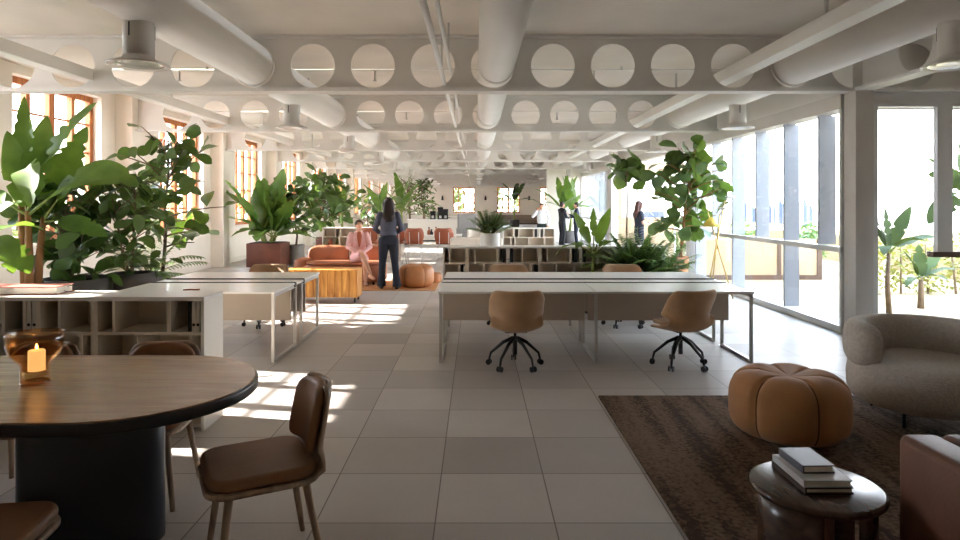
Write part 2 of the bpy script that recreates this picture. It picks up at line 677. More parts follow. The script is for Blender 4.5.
# far wall with three windows
m = MB()
FW = [(-1.83, -.08), (1.67, 3.5), (5.1, 6.9)]
m.box(-7.05, 7.2, FAR, FAR + .3, 0, .88)
m.box(-7.05, 7.2, FAR, FAR + .3, 2.93, CEIL)
e = -7.05
for a, b in FW:
    m.box(e, a, FAR, FAR + .3, .88, 2.93)
    e = b
m.box(e, 7.2, FAR, FAR + .3, .88, 2.93)
struct('wall_far', m, M_['taupe'])
for a, b in FW:
    wi += 1
    casement(wi, ((a + b) / 2, FAR + .1, 0), 0, b - a, .88, 2.93, 4, 0)

# walls around the camera's end of the room
struct('wall_back', MB().box(-7.05, 7.0, -2.9, -2.7, 0, CEIL), M_['plaster'])
struct('wall_right', MB().box(6.8, 7.0, -2.7, 8.0, 0, CEIL), M_['plaster'])
m = MB()
m.box(3.04, 7.2, 27.45, 27.65, 0, CEIL)
m.box(7.0, 7.2, 27.65, 51.3, 0, CEIL)
struct('wall_side', m, M_['plaster'])

# ---- castellated beams
HP, HX = .731, .205
HZ, HR = 3.283, .268


def web(mb, x0, x1, th, M=None):
    """a plate with a row of round holes between x0 and x1 (whole cells about HX + k*HP)"""
    z0, z1 = BB + .02, CEIL
    k0 = math.ceil((x0 - HX) / HP + .5 - 1e-6)
    k1 = math.floor((x1 - HX) / HP - .5 + 1e-6)
    b = bmesh.new()
    N = 32
    for k in range(k0, k1 + 1):
        cx = HX + k * HP
        inn, outr = [], []
        hw, hu, hd = HP / 2, z1 - HZ, HZ - z0
        for i in range(N):
            a = 2 * PI * i / N + PI / 4
            c, s = math.cos(a), math.sin(a)
            inn.append((cx + HR * c, HZ + HR * s))
            sx = hw / abs(c) if abs(c) > 1e-9 else 1e9
            sz = (hu if s > 0 else hd) / abs(s) if abs(s) > 1e-9 else 1e9
            q = min(sx, sz)
            if i % 8 == 0:
                outr.append((cx + hw * (1 if c > 0 else -1), HZ + (hu if s > 0 else -hd)))
            else:
                outr.append((cx + q * c, HZ + q * s))
        for y, flip in ((-th / 2, 0), (th / 2, 1)):
            vi = [b.verts.new((x, y, z)) for x, z in inn]
            vo = [b.verts.new((x, y, z)) for x, z in outr]
            for i in range(N):
                q = [vi[i], vi[(i + 1) % N], vo[(i + 1) % N], vo[i]]
                b.faces.new(q if flip else q[::-1])
            if flip:
                for i in range(N):
                    f = b.faces.new([prev[i], prev[(i + 1) % N], vi[(i + 1) % N], vi[i]])
                    f.smooth = True
            prev = vi
    mb.merge(b, M)
    for a, c in ((x0, HX + (k0 - .5) * HP), (HX + (k1 + .5) * HP, x1)):
        if c - a > .005:
            mb.box(a, c, -th / 2, th / 2, z0, z1, M=M)


def ibeam(x0, x1, M=None):
    b = MB()
    web(b, x0, x1, .016, M)
    b.box(x0, x1, -.1, .1, BB - .02, BB + .022, M=M)
    b.box(x0, x1, -.1, .1, CEIL - .03, CEIL - .002, M=M)
    return b


tn = 0
bm0 = None
for k in range(-2, 11):
    d = B0 + BP * k
    tn += 1
    if k <= 0:
        o = struct('trim_%d' % tn, ibeam(-6.68, 6.78), M_['beam'])
    elif bm0 is None:
        o = bm0 = struct('trim_%d' % tn, ibeam(-6.68, 4.55 if k < 5 else 4.55), M_['beam'])
    else:
        o = bm0.copy()
        o.name = 'trim_%d' % tn
        C.objects.link(o)
    o.location = (0, d, 0)
# edge beam over the glass facade, running down the room
tn += 1
T = Matrix.Rotation(R(90), 4, 'Z')
struct('trim_%d' % tn, ibeam(-2.6, 7.7, T), M_['beam'], loc=(4.66, 0, 0))
tn += 1
m = MB()
m.box(4.56, 4.76, 7.9, 27.4, BB - .02, BB + .022)
m.box(4.65, 4.78, 7.9, 27.4, BB - .02, CEIL)
struct('trim_%d' % tn, m, M_['beam'])

# ---- right facade
tn += 1
m = MB()
m.box(4.54, 4.755, 7.65, 7.9, 0, BB - .02, .004)
struct('trim_%d' % tn, m, M_['col'])
tn += 1
m = MB()
m.box(4.52, 4.75, 13.55, 13.7, .0, 2.96)
m.box(4.52, 4.75, 21.36, 22.0, 0, 2.96)
m.box(4.5, 4.75, 7.9, 27.45, 2.78, 2.96)           # head
struct('trim_%d' % tn, m, M_['col'])
tn += 1
struct('trim_%d' % tn, MB().box(4.5, 4.8, 7.9, 27.45, -.02, .09), M_['frame'])
fins = [8.52 + .96 * k for k in range(6)]
far_fins = [22.7 + .96 * k for k in range(5)]


def glazed(idx, d0, d1, ff, low, transom=True):
    r = sroot('window_%d' % idx, (XF, d0, 0))
    f = MB()
    if transom:
        f.box(-.04, .08, 0, d1 - d0, 1.0, 1.065)
    f.box(-.03, .06, 0, .05, .09, 2.78)
    f.box(-.03, .06, d1 - d0 - .05, d1 - d0, .09, 2.78)
    f.build('window_frame', M_['frame'], r)
    for d in ff:
        MB().box(.035, .25, d - d0, d - d0 + .05, 1.065, 2.775).build('facade_fin', M_['fin'], r)
    for d in low:
        MB().box(.035, .25, d - d0, d - d0 + .05, .09, 1.0).build('facade_fin', M_['fin'], r)
    MB().box(.016, .024, 0, d1 - d0, .09, 2.775).build('pane', M_['pane'], r)


wi += 1
glazed(wi, 7.9, 13.55, fins, [fins[1], fins[3], fins[5]])
wi += 1
glazed(wi, 13.7, 21.36, [], [], False)
wi += 1
glazed(wi, 22.0, 27.45, far_fins, [far_fins[0]])
# near window wall that faces the room, to the right of the column
wi += 1
r = sroot('window_%d' % wi, (4.755, 7.8, 0))
f = MB()
f.box(0, 2.05, -.05, .05, 2.78, 2.96)
f.box(0, .12, -.04, .04, 0, 2.8)
f.box(.835, .97, -.05, .02, 1.02, 2.78)
f.box(.97, 1.02, -.05, .05, 1.02, 2.78)
f.box(0, 2.05, -.04, .04, 0, .06)
f.build('window_frame', M_['frame'], r)
MB().box(.78, 2.05, -.055, .055, .955, 1.02).build('transom', M_['brownf'], r)
MB().box(.02, 2.05, -.004, .004, .06, 2.78).build('pane', M_['pane'], r)
struct('wall_front', MB().box(4.755, 6.8, 7.93, 8.05, 2.78, CEIL), M_['beam'])

# ================================================================== CEILING SERVICES
dd = [('round_duct', -2.72, 3.3, .25, 'wide round white ceiling duct nearest the tall orange-framed windows on the left'),
      ('round_duct', .25, 3.3, .222, 'round white ceiling duct running down the middle of the room'),
      ('round_duct', 3.86, 3.3, .25, 'round white ceiling duct on the right above the glass wall side')]
for nm, x, z, rr, lb in dd:
    t = thing(nm, lb, 'duct', (x, -2.6, 0), 0, None)
    MB().tube([(0, 0, z), (0, 53.4, z)], rr, 32).build('duct_pipe', M_['duct'], t)
    for k in range(-1, 11):
        d = B0 + BP * k + 2.6
        b = MB()
        b.tube([(0, d - .03, z), (0, d + .03, z)], rr + .012, 32)
        b.build('collar', M_['duct'], t)
    for k in range(-1, 8):
        MB().box(-.02, .02, B0 + BP * k + 2.6 - 1.7, B0 + BP * k + 2.6 - 1.65, z + rr - .01, CEIL).build('hanger', M_['steel'], t)
for x, z, lb in ((3.13, 3.19, 'square white ceiling trunking beside the right round duct'),
                 (-4.75, 3.17, 'square white ceiling trunking near the left windows')):
    t = thing('cable_trunking', lb, 'trunking', (x, -2.6, 0))
    MB().box(-.09, .09, 0, 53.4, z - .07, z + .07, .006, 1).build('trunk', M_['duct'], t)
    for k in range(-1, 11):
        d = B0 + BP * k + 2.6 - 2.1
        MB().box(-.012, .012, d, d + .03, z + .06, CEIL).build('hanger', M_['steel'], t)
for x, z, rr, lb in ((-.385, 3.07, .028, 'thicker white ceiling conduit left of the middle duct'),
                     (-.31, 3.22, .02, 'thin upper white ceiling conduit left of the middle duct')):
    t = thing('conduit', lb, 'pipe', (x, -2.6, 0))
    MB().tube([(0, 0, z), (0, 53.4, z)], rr, 12).build('tube', M_['duct'], t)
    for k in range(-1, 11):
        d = B0 + BP * k + 2.6 - .6
        MB().box(-.01, .01, d, d + .04, z, CEIL - .001).build('clip', M_['steel'], t)


def downlight(x, d, lb):
    t = thing('cylinder_downlight', lb, 'ceiling lamp', (x, d, 0), 0, 'cylinder downlights under the ceiling')
    MB().lathe([(0, 3.06), (.116, 3.06), (.118, 3.05), (.118, 2.77), (.0, 2.77)], 32).build('body', M_['lampgrey'], t)
    b = MB()
    b.lathe([(.118, 2.79), (.122, 2.768), (.215, 2.735), (.232, 2.726), (.233, 2.714), (.224, 2.71), (.19, 2.722), (.14, 2.745), (.1, 2.765)], 40)
    b.build('shade', M_['lampgrey'], t)
    b = MB()
    b.lathe([(.188, 2.722), (.165, 2.728), (.15, 2.738), (.135, 2.732), (.11, 2.748), (.0, 2.752)], 32)
    b.build('reflector', M_['lens'], t)
    for k in range(3):
        a = 2 * PI * k / 3 + .4
        b = MB().box(.112, .121, -.005, .005, 2.93, 3.04, M=Matrix.Rotation(a, 4, 'Z'))
        b.build('bracket', M_['dark'], t)
    return t


ordn = ['nearest', 'second', 'third', 'fourth', 'fifth', 'sixth']
for s, x in (('left', -2.72), ('right', 3.86)):
    for k in range(6):
        downlight(x, 5.16 + BP * k, ('%s round grey cylinder downlight in the %s row under the ceiling' if k == 0 else '%s cylinder downlight from the camera in the %s row under the ceiling') % (ordn[k], s))
for x, d, lb in ((-3.6, 5.95, 'small white smoke detector on the ceiling left of the nearest downlight'),):
    t = thing('smoke_detector', lb, 'smoke detector', (x, d, CEIL))
    MB().lathe([(0, -.05), (.03, -.05), (.045, -.03), (.05, 0), (0, 0)], 20).build('detector_head', M_['lampgrey'], t)
for d, lb in ((9.5, 'thin white sprinkler pipe under the ceiling in the first bay beyond the near beam'), (13.8, 'thin white sprinkler pipe under the ceiling in the second bay beyond the near beam')):
    t = thing('sprinkler_pipe', lb, 'sprinkler pipe', (0, d, CEIL - .0005))
    MB().tube([(-6.3, 0, -.05), (4.4, 0, -.05)], .014, 10).build('supply_pipe', M_['duct'], t)
    for x in (-4.4, -1.5, 1.75):
        MB().box(x + .4, x + .42, -.02, .02, -.06, 0).build('clamp', M_['steel'], t)
        MB().lathe([(0, -.22), (.03, -.22), (.035, -.21), (.012, -.2), (.012, -.05), (0, -.05)], 14, Matrix.Translation((x, 0, 0))).build('sprinkler_head', M_['steel'], t)

# ================================================================== OUTSIDE
m = MB()
m.box(4.8, 10.6, 8.05, 27.3, -.25, -.03)
struct('floor_terrace', m, M_['cream'])
m = MB()
m.box(10.3, 10.6, 8.0, 27.3, -.03, .9)
struct('wall_terrace', m, M_['cream'])
m = MB()
m.box(4.76, 5.0, 22.0, 22.25, -.03, 3.0)
m.box(7.4, 8.0, 22.0, 22.25, -.03, 3.0)
m.box(5.0, 7.4, 22.0, 22.25, 2.68, 3.0)
m.box(5.0, 7.4, 22.0, 22.25, -.03, 1.13)
struct('wall_end', m, M_['creamw'])
struct('ground', MB().box(-700, 900, -100, 1500, -30.3, -30), M_['ground'])

t = thing('terrace_planter_wall', 'low beige wall with brown frame on the terrace outside the glass', 'planter wall', (4.95, 13.8, -.03))
MB().box(0, 2.45, 0, .35, 0, .86).build('wall_panel', M_['creamw'], t)
b = MB()
b.box(-.02, 2.5, -.03, .0, .0, .1)
b.box(2.4, 2.5, -.03, .38, .1, .86)
b.box(1.55, 1.62, -.03, 0, .1, .86)
b.box(.75, .82, -.03, 0, .1, .86)
b.build('frame', M_['brownf'], t)
t = thing('terrace_railing', 'thin white railing beyond the low beige terrace wall', 'railing', (4.95, 16.0, -.03))
MB().box(0, 5.3, -.03, .03, .98, 1.05).build('rail', M_['white'], t)
for k in range(6):
    MB().box(1.05 * k, 1.05 * k + .04, -.02, .02, 0, .98).build('post', M_['white'], t)
rnd = random.Random(5)
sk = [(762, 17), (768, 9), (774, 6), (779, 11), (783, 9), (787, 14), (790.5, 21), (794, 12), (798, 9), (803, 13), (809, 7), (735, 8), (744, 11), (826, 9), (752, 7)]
gp = 'haze-tinted tower blocks of the city skyline'
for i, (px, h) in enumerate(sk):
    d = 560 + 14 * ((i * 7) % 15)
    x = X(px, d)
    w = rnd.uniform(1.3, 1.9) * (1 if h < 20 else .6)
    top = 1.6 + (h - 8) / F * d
    t = thing('tower_block', 'haze-tinted tower block on the far city skyline', 'building', (x, d, -30), 0, gp)
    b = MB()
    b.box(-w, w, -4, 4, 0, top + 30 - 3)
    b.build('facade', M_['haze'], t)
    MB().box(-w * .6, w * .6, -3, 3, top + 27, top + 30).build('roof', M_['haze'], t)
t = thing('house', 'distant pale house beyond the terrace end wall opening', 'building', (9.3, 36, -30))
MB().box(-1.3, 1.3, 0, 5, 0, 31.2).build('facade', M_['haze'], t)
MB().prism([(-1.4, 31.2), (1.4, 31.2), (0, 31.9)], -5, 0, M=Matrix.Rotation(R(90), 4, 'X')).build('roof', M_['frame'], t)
# ================================================================== PLANTS
UP = V(0, 0, 1)


def leaf(mb, p0, dr, L, W, droop=.6, fold=.25, n=8, kind='banana', twist=0, wave=0, rnd=random):
    p = Vector(p0)
    d = Vector(dr).normalized()
    rows = []
    side0 = d.cross(UP)
    if side0.length < .05:
        side0 = V(math.cos(twist * 7), math.sin(twist * 7), 0)
    side0.normalize()
    ph = rnd.uniform(0, 6)
    for i in range(n + 1):
        t = i / n
        if kind == 'banana':
            w = W * (max(0, math.sin(PI * min(1, t * .97 + .03) ** .8)) ** .7)
            if t > .985:
                w = 0.003
        elif kind == 'obo':
            w = W * (max(0, math.sin(PI * (t * .98 + .02) ** 1.35)) ** .75)
        elif kind == 'lance':
            w = W * max(0, math.sin(PI * (t * .98 + .01) ** .75))
        else:
            w = W * max(0, math.sin(PI * t)) ** .6
        if kind == 'banana' and 2 < i < n - 2 and rnd.random() < .16:
            w *= rnd.uniform(.45, .8)
        w = max(w, .0015) * .5
        side = (side0 - d * side0.dot(d)).normalized()
        up = side.cross(d)
        if twist:
            q = Matrix.Rotation(twist, 3, d)
            side, up = q @ side, q @ up
        wv = wave * math.sin(t * 11 + ph)
        a = p + side * w * math.cos(fold) + up * (w * (math.sin(fold) + wv))
        b = p - side * w * math.cos(fold) + up * (w * (math.sin(fold) - wv * .8))
        rows.append([a, p.copy(), b])
        d = (d + V(0, 0, -droop / n)).normalized()
        p = p + d * (L / n)
    mb.rows(rows)
    return p


def curve(p0, dr, L, droop, n=6):
    p, d = Vector(p0), Vector(dr).normalized()
    out = [p.copy()]
    for i in range(n):
        d = (d + V(0, 0, -droop / n)).normalized()
        p = p + d * (L / n)
        out.append(p.copy())
    return out, d


def sph(az, el):
    return V(math.cos(az) * math.cos(el), math.sin(az) * math.cos(el), math.sin(el))


def pot_parts(t, r, h, m, shape='taper', soil=True):
    b = MB()
    if shape == 'square':
        b.box(-r, r, -r, r, 0, h, .012, 2)
        b2 = MB().box(-r + .05, r - .05, -r + .05, r - .05, h - .03, h + .012)
        b.build('planter', m, t)
        b2.build('soil', M_['soil'], t)
        return
    if shape == 'bowl':
        pr = [(0, 0), (r * .6, 0), (r * .8, h * .3), (r * .97, h * .75), (r, h), (r * .95, h), (r * .9, h - .04), (0, h - .05)]
    elif shape == 'cyl':
        pr = [(0, 0), (r * .97, 0), (r, .02), (r, h - .01), (r * .99, h), (r * .9, h), (r * .89, h - .04), (0, h - .05)]
    else:
        pr = [(0, 0), (r * .78, 0), (r * .8, .02), (r * .98, h * .86), (r * 1.0, h), (r * .93, h), (r * .9, h - .04), (0, h - .05)]
    b.lathe(pr, 32)
    b.build('pot', m, t)
    MB().lathe([(0, h - .035), (r * .5, h - .03), (r * .9, h - .04)], 24).build('soil', M_['soil'], t)


def banana(loc, label, pot, H, leaves, seed, stems=1, stem_h=.9, stem_r=.05, lm='banana', sm='stalk', spread=.08, cat='plant', pname='banana_plant', group=None, xmin=None):
    """leaves: list of (azimuth deg, elevation deg, petiole, length, width, droop[, twist])"""
    rnd = random.Random(seed)
    t = thing(pname, label, cat, loc, 0, group)
    z0 = 0
    if pot:
        pot_parts(t, *pot)
        z0 = pot[1] - .04
    s = MB()
    tops = []
    for k in range(stems):
        a = 2 * PI * k / max(1, stems) + seed
        q = spread if stems > 1 else 0
        b0 = V(q * math.cos(a), q * math.sin(a), z0)
        b1 = V(q * 2 * math.cos(a), q * 2 * math.sin(a), z0 + stem_h * (1 if k == 0 else rnd.uniform(.75, .95)))
        s.tube([b0, b0.lerp(b1, .5) + V(rnd.uniform(-.02, .02), rnd.uniform(-.02, .02), 0), b1], [stem_r, stem_r * .85, stem_r * .6], 10)
        tops.append(b1)
    f = MB()
    pe = MB()
    for i, lf in enumerate(leaves):
        az, el, pl, L, W, dr = lf[:6]
        tw = lf[6] if len(lf) > 6 else rnd.uniform(-.25, .25)
        tp = tops[i % len(tops)]
        d = sph(R(az), R(el))
        pts, d2 = curve(tp - V(0, 0, .05), (d + UP * .5), pl, -.0 + dr * .15, 4)
        pe.tube(pts, [.02, .017, .014, .012, .01], 6)
        leaf(f, pts[-1], (d2 + d).normalized(), L, W, dr, .22, 24, 'banana', tw, .1, rnd)
    if xmin is not None:
        for v in list(f.bm.verts) + list(pe.bm.verts):
            v.co.x = max(v.co.x, xmin + .02 * math.sin(v.co.z * 40))
    s.build('stem', M_[sm], t)
    pe.build('leaf_stalk', M_['stalk'], t)
    f.build('foliage', M_[lm], t)
    return t


def fan(n, el0, el1, L0, L1, W, seed, pl=.3, dr=(.5, 1.3), az0=0):
    rnd = random.Random(seed)
    out = []
    for i in range(n):
        q = i / max(1, n - 1)
        L = L0 + (L1 - L0) * rnd.random()
        out.append((az0 + i * 137.5 + rnd.uniform(-15, 15), el0 + (el1 - el0) * q, pl * rnd.uniform(.7, 1.2), L, W * rnd.uniform(.8, 1.15), rnd.uniform(*dr)))
    return out


def shrub(loc, label, pot, H, rad, n, seed, L=.22, W=.14, kind='obo', lm='fiddle', tm='trunkd', trunk=.35, trunks=1, tr=.02, cat='plant', pname='fiddle_leaf_fig', squash=1.0, lean=(0, 0), group=None, branches=14):
    """woody pot plant: trunks, branches, leaves growing off the branches inside an egg-shaped crown"""
    rnd = random.Random(seed)
    t = thing(pname, label, cat, loc, 0, group)
    z0 = 0
    if pot:
        pot_parts(t, *pot)
        z0 = pot[1] - .04
    s, f = MB(), MB()
    cz0, cz1 = z0 + trunk * (H - z0), H
    per = max(1, n // branches)
    trunk_tops = []
    for k in range(trunks):
        a = rnd.uniform(0, 6.3)
        q = .06 * (trunks > 1)
        pts = [V(q * math.cos(a), q * math.sin(a), z0)]
        for j in range(1, 6):
            pts.append(V(q * math.cos(a) * (1 + j * .6) + lean[0] * j / 5 + rnd.uniform(-.03, .03), q * math.sin(a) * (1 + j * .6) + lean[1] * j / 5 + rnd.uniform(-.03, .03), z0 + (H * .9 - z0) * j / 5))
        s.tube(pts, [tr * (1 - .12 * j) for j in range(6)], 8)
        trunk_tops.append(pts)
    for i in range(branches):
        pts = trunk_tops[i % trunks]
        u = (i + .5) / branches
        z = cz0 + (cz1 - cz0) * u * .92
        g = min(max((z - z0) / (H * .9 - z0), 0), .999) * 5
        j = int(g)
        base = pts[j].lerp(pts[j + 1], g - j)
        az = i * 2.4 + rnd.uniform(-.3, .3)
        rr = rad * (.55 + .6 * math.sin(PI * min(1, .12 + u * .88))) * rnd.uniform(.75, 1.1)
        el = rnd.uniform(.1, .7) + .5 * u
        bp, bd = curve(base, sph(az, el) * V(1, squash, 1).x, rr, .35, 4)
        if squash != 1:
            bp = [V(base.x + (p.x - base.x), base.y + (p.y - base.y) * squash, p.z) for p in bp]
        s.tube(bp, [tr * .5, tr * .42, tr * .36, tr * .3, tr * .22], 5)
        for k in range(per):
            w = (k + .6) / per
            g2 = min(w * 1.05, .999) * 4
            j2 = int(g2)
            q0 = bp[j2].lerp(bp[j2 + 1], g2 - j2)
            la = az + rnd.uniform(-1.7, 1.7)
            le = rnd.uniform(-.7, 1.2)
            sz = rnd.uniform(.7, 1.15)
            leaf(f, q0 + sph(la, le) * .03, sph(la, le), L * sz, W * sz, rnd.uniform(.3, 1.0), rnd.uniform(.05, .3), 6, kind, rnd.uniform(-1.3, 1.3), .05, rnd)
    s.build('trunk', M_[tm], t)
    f.build('foliage', M_[lm], t)
    return t


def palm(loc, label, pot, nf, L, seed, el=(15, 80), lf=.2, lw=.03, npair=13, lm='palm', stem=0, cat='plant', pname='potted_palm', group=None, dr=(.7, 1.4)):
    rnd = random.Random(seed)
    t = thing(pname, label, cat, loc, 0, group)
    z0 = 0
    if pot:
        pot_parts(t, *pot)
        z0 = pot[1] - .04
    s, f = MB(), MB()
    for i in range(nf):
        az = i * 2.4 + rnd.uniform(-.3, .3)
        e = R(el[0] + (el[1] - el[0]) * ((i + .5) / nf))
        LL = L * rnd.uniform(.75, 1.1)
        pts, d = curve((.03 * math.cos(az), .03 * math.sin(az), z0 + stem), sph(az, e), LL, rnd.uniform(*dr), 10)
        s.tube(pts, [.008 * (1 - .07 * k) for k in range(11)], 5)
        for k in range(npair):
            w = .25 + .75 * k / npair
            g = w * 9.99
            j = int(g)
            q = pts[j].lerp(pts[j + 1], g - j)
            tg = (pts[j + 1] - pts[j]).normalized()
            sd = tg.cross(UP)
            if sd.length < .05:
                sd = V(1, 0, 0)
            sd.normalize()
            for sg in (1, -1):
                ll = lf * (math.sin(PI * (.15 + .8 * w)) * .7 + .35)
                leaf(f, q, sd * sg + tg * .7 + UP * .15, ll, lw, .7, .1, 4, 'lance', 0, 0, rnd)
    if stem:
        s.tube([(0, 0, z0), (.01, 0, z0 + stem)], .03, 8)
    s.build('stem', M_['stalk'], t)
    f.build('foliage', M_[lm], t)
    return t


def leafcloud(name, label, cat, loc, blobs, n, L, W, lm, seed, trunk=None, group=None, kind=None):
    rnd = random.Random(seed)
    t = thing(name, label, cat, loc, 0, group)
    f = MB()
    for i in range(n):
        c, r = blobs[i % len(blobs)]
        while True:
            q = V(rnd.uniform(-1, 1), rnd.uniform(-1, 1), rnd.uniform(-1, 1))
            if .3 < q.length < 1:
                break
        p = V(c[0] + q.x * r[0], c[1] + q.y * r[1], c[2] + q.z * r[2])
        leaf(f, p, sph(rnd.uniform(0, 6.3), rnd.uniform(-.8, .8)), L * rnd.uniform(.6, 1.2), W * rnd.uniform(.7, 1.2), .6, .1, 2, 'obo', rnd.uniform(-1, 1), 0, rnd)
    f.build('foliage', M_[lm], t)
    if trunk:
        b = MB()
        for p, q, r in trunk:
            b.tube([p, Vector(p).lerp(Vector(q), .5) + V(.03, .02, 0), q], [r, r * .8, r * .5], 8)
        b.build('trunk', M_['trunkd'], t)
    return t


# --- along the left windows
banana((-4.8, 6.9, 0), 'tall banana plant with orange-brown stalks and big upright leaves beside the nearest orange window', (.27, .62, M_['zinc'], 'cyl'), 2.9,
       [(95, 86, .15, .95, .2, .05, .2), (165, 70, .1, .85, .27, .1, -.9), (40, 66, .15, 1.0, .34, .15, 1.1), (5, 50, .25, 1.05, .3, .3, .9), (0, 18, .3, .6, .2, .3, .5),
        (-5, 48, .3, 1.05, .38, 1.7, .9), (-50, 30, .35, .9, .28, 2.2, .6), (190, 12, .2, .55, .34, .8, -.6), (-8, -25, .2, .6, .24, .2, .8), (120, 60, .2, .9, .34, .3, -.6), (60, 78, .2, .9, .3, .1, .9), (150, 40, .3, .8, .3, .9)],
       3, 3, 1.15, .045, sm='trunk', spread=.06)
banana((-4.85, 6.2, 0), 'banana plant with drooping leaves cut by the left edge of the photo', (.27, .5, M_['bowl'], 'cyl'), 2,
       [(10, 60, .2, .45, .24, 1.2, .5), (-20, 10, .2, .5, .26, 2.2, .4), (0, -10, .2, .45, .26, 1.5, .9), (60, 30, .2, .5, .24, 1.2), (150, 40, .3, .6, .26, 1.2), (220, 30, .3, .6, .26, 1.4), (90, 60, .2, .5, .22, .8)],
       5, 1, .75, .05, sm='trunkd', lm='banana')
shrub((-4.55, 7.3, 0), 'dark broad-leaved rubber plant in a wide dark bowl pot behind the near bookcase', (.37, .76, M_['bowl'], 'bowl'), 1.75, .46, 170, 11, .25, .17, 'obo', 'bush', 'trunkd', .04, 3, .016, pname='rubber_plant', branches=28)
shrub((-4.16, 7.75, 0), 'bushy mixed green plant in a dark round pot left of the tall fig', (.26, .77, M_['bowl'], 'taper'), 1.95, .5, 200, 12, .24, .13, 'obo', 'fiddle', 'trunkd', .03, 4, .014, pname='bushy_plant', branches=32)
shrub((-4.3, 8.75, 0), 'tall slender fig tree before the second orange window on the left', (.25, .6, M_['zinc'], 'cyl'), 2.5, .66, 130, 13, .28, .2, 'obo', 'fiddle', 'trunkd', .22, 1, .028, pname='fig_tree', branches=28, lean=(.12, 0))
palm((-4.35, 8.55, 0), 'low feathery palm beneath the slender fig on the left', (.22, .68, M_['zinc'], 'cyl'), 20, .75, 14, (5, 80), .2, .035, 12)
banana((-5.38, 16.6, 0), 'broad-leaved banana plant in a square rusty brown planter', (.43, .6, M_['corten'], 'square'), 2.7,
       fan(13, 38, 88, 1.2, 1.7, .6, 21, .2, (.2, .6), 40) + fan(9, 5, 35, .8, 1.1, .42, 22, .2, (.6, 1.2), 10), 4, 4, .25, .05, spread=.1, xmin=-.98)
shrub((-4.85, 17.25, 0), 'small-leaved tree in a grey cylinder pot right of the rusty planter', (.24, .5, M_['zinc'], 'cyl'), 2.05, .66, 150, 23, .27, .18, 'obo', 'bush', 'trunkd', .25, 1, .03, pname='potted_tree', branches=20)
shrub((-4.75, 20.2, 0), 'big glossy plant in a brown pot behind the left bookcase', (.3, .55, M_['corten'], 'cyl'), 2.4, .85, 200, 24, .44, .22, 'obo', 'fiddle', 'trunkd', .2, 2, .035, pname='glossy_plant', branches=24)
banana((-4.3, 20.6, 0), 'spiky light green plant rising behind the big glossy plant', (.25, .5, M_['bowl'], 'cyl'), 2.2, fan(10, 25, 80, .9, 1.2, .2, 31, .2, (.5, 1.1)), 3, 1, .8, .05)
banana((-3.55, 24.0, 0), 'airy banana plant left of the standing woman', (.3, .5, M_['bowl'], 'cyl'), 2.6, fan(12, 15, 80, .95, 1.3, .3, 32, .3, (.6, 1.3)), 5, 2, .8, .05)
shrub((-4.5, 27.2, 0), 'dark bush below the airy banana plant', (.3, .5, M_['bowl'], 'cyl'), 1.7, .8, 110, 33, .3, .18, 'obo', 'bush', 'trunkd', .15, 2, .03, pname='dark_bush', branches=20)
banana((-2.95, 25.3, 0), 'yellow-green banana plant right behind the standing woman', (.3, .5, M_['bowl'], 'cyl'), 2.9, fan(10, 25, 85, 1.2, 1.6, .36, 34, .3, (.6, 1.2)), 2, 1, .85, .06)
shrub((-3.35, 33, 0), 'silvery grey-green tree right of the standing woman', (.4, .6, M_['bowl'], 'cyl'), 2.8, 1.0, 260, 35, .2, .08, 'lance', 'olive', 'trunkd', .2, 2, .04, pname='olive_tree', branches=34)
shrub((-2.75, 34.5, 0), 'dark upright tree between the silvery tree and the coffee counter', (.4, .6, M_['bowl'], 'cyl'), 2.9, .7, 200, 36, .28, .12, 'lance', 'fiddle', 'trunkd', .15, 2, .04, pname='dark_tree', branches=30)
palm((-1.9, 30.5, 0), 'leafy palm behind the coffee machines on the counter', (.3, .8, M_['bowl'], 'cyl'), 18, 1.0, 37, (10, 85), .3, .05, 10)
# --- right half
t = palm((.22, 10.02, .9455), 'bushy fern palm in a white pot on the long low bookcase', (.155, .2, M_['white'], 'cyl'), 40, .4, 41, (38, 88), .13, .034, 12, dr=(.3, .9))
banana((2.7, 45, 0), 'dark banana plant beside the man in the white shirt', (.35, .5, M_['bowl'], 'cyl'), 3.4, fan(6, 20, 80, 1.4, 1.8, .5, 42, .4, (.6, 1.4)), 3, 1, 1.2, .07, lm='bush')
banana((3.75, 26.2, 0), 'tall yellow-green banana plant behind the two men in suits', (.32, .5, M_['bowl'], 'cyl'), 3.0, fan(12, 20, 88, 1.0, 1.6, .36, 43, .3, (.3, 1.1)), 3, 2, .8, .06)
banana((1.74, 9.45, 0), 'small banana plant with stiff upright leaves hanging over the low bookcase', (.17, .5, M_['bowl'], 'cyl'), 1.6,
       [(95, 88, .3, .42, .12, .1), (165, 62, .2, .52, .18, .2, -.9), (15, 66, .2, .56, .18, .15, .9), (-20, 30, .2, .45, .15, .8), (195, 20, .25, .45, .2, 1.5), (-60, 35, .2, .4, .15, 1.2), (230, 30, .2, .4, .15, 1.3)],
       3, 1, .42, .03)
palm((2.33, 9.35, 0), 'bushy feathery palm between the small banana plant and the terracotta pot', (.2, .45, M_['bowl'], 'cyl'), 60, .82, 44, (20, 88), .26, .055, 15)
palm((2.72, 9.5, 0), 'narrow palm pressed against the bushy feathery palm', (.14, .45, M_['bowl'], 'cyl'), 24, .75, 45, (25, 88), .22, .045, 13)
shrub((3.76, 11.95, 0), 'tall fiddle-leaf fig in a terracotta pot by the glass wall', (.21, .62, M_['terra'], 'taper'), 2.64, .62, 170, 46, .31, .24, 'obo', 'fiddle', 'trunk', .22, 2, .032, branches=34)
shrub((2.93, 12.4, 0), 'single-stemmed fig with a cluster of broad leaves left of the tall fig', (.2, .5, M_['bowl'], 'taper'), 2.4, .34, 24, 47, .36, .3, 'obo', 'fiddle', 'trunkd', .76, 1, .022, branches=8, pname='fig_tree')
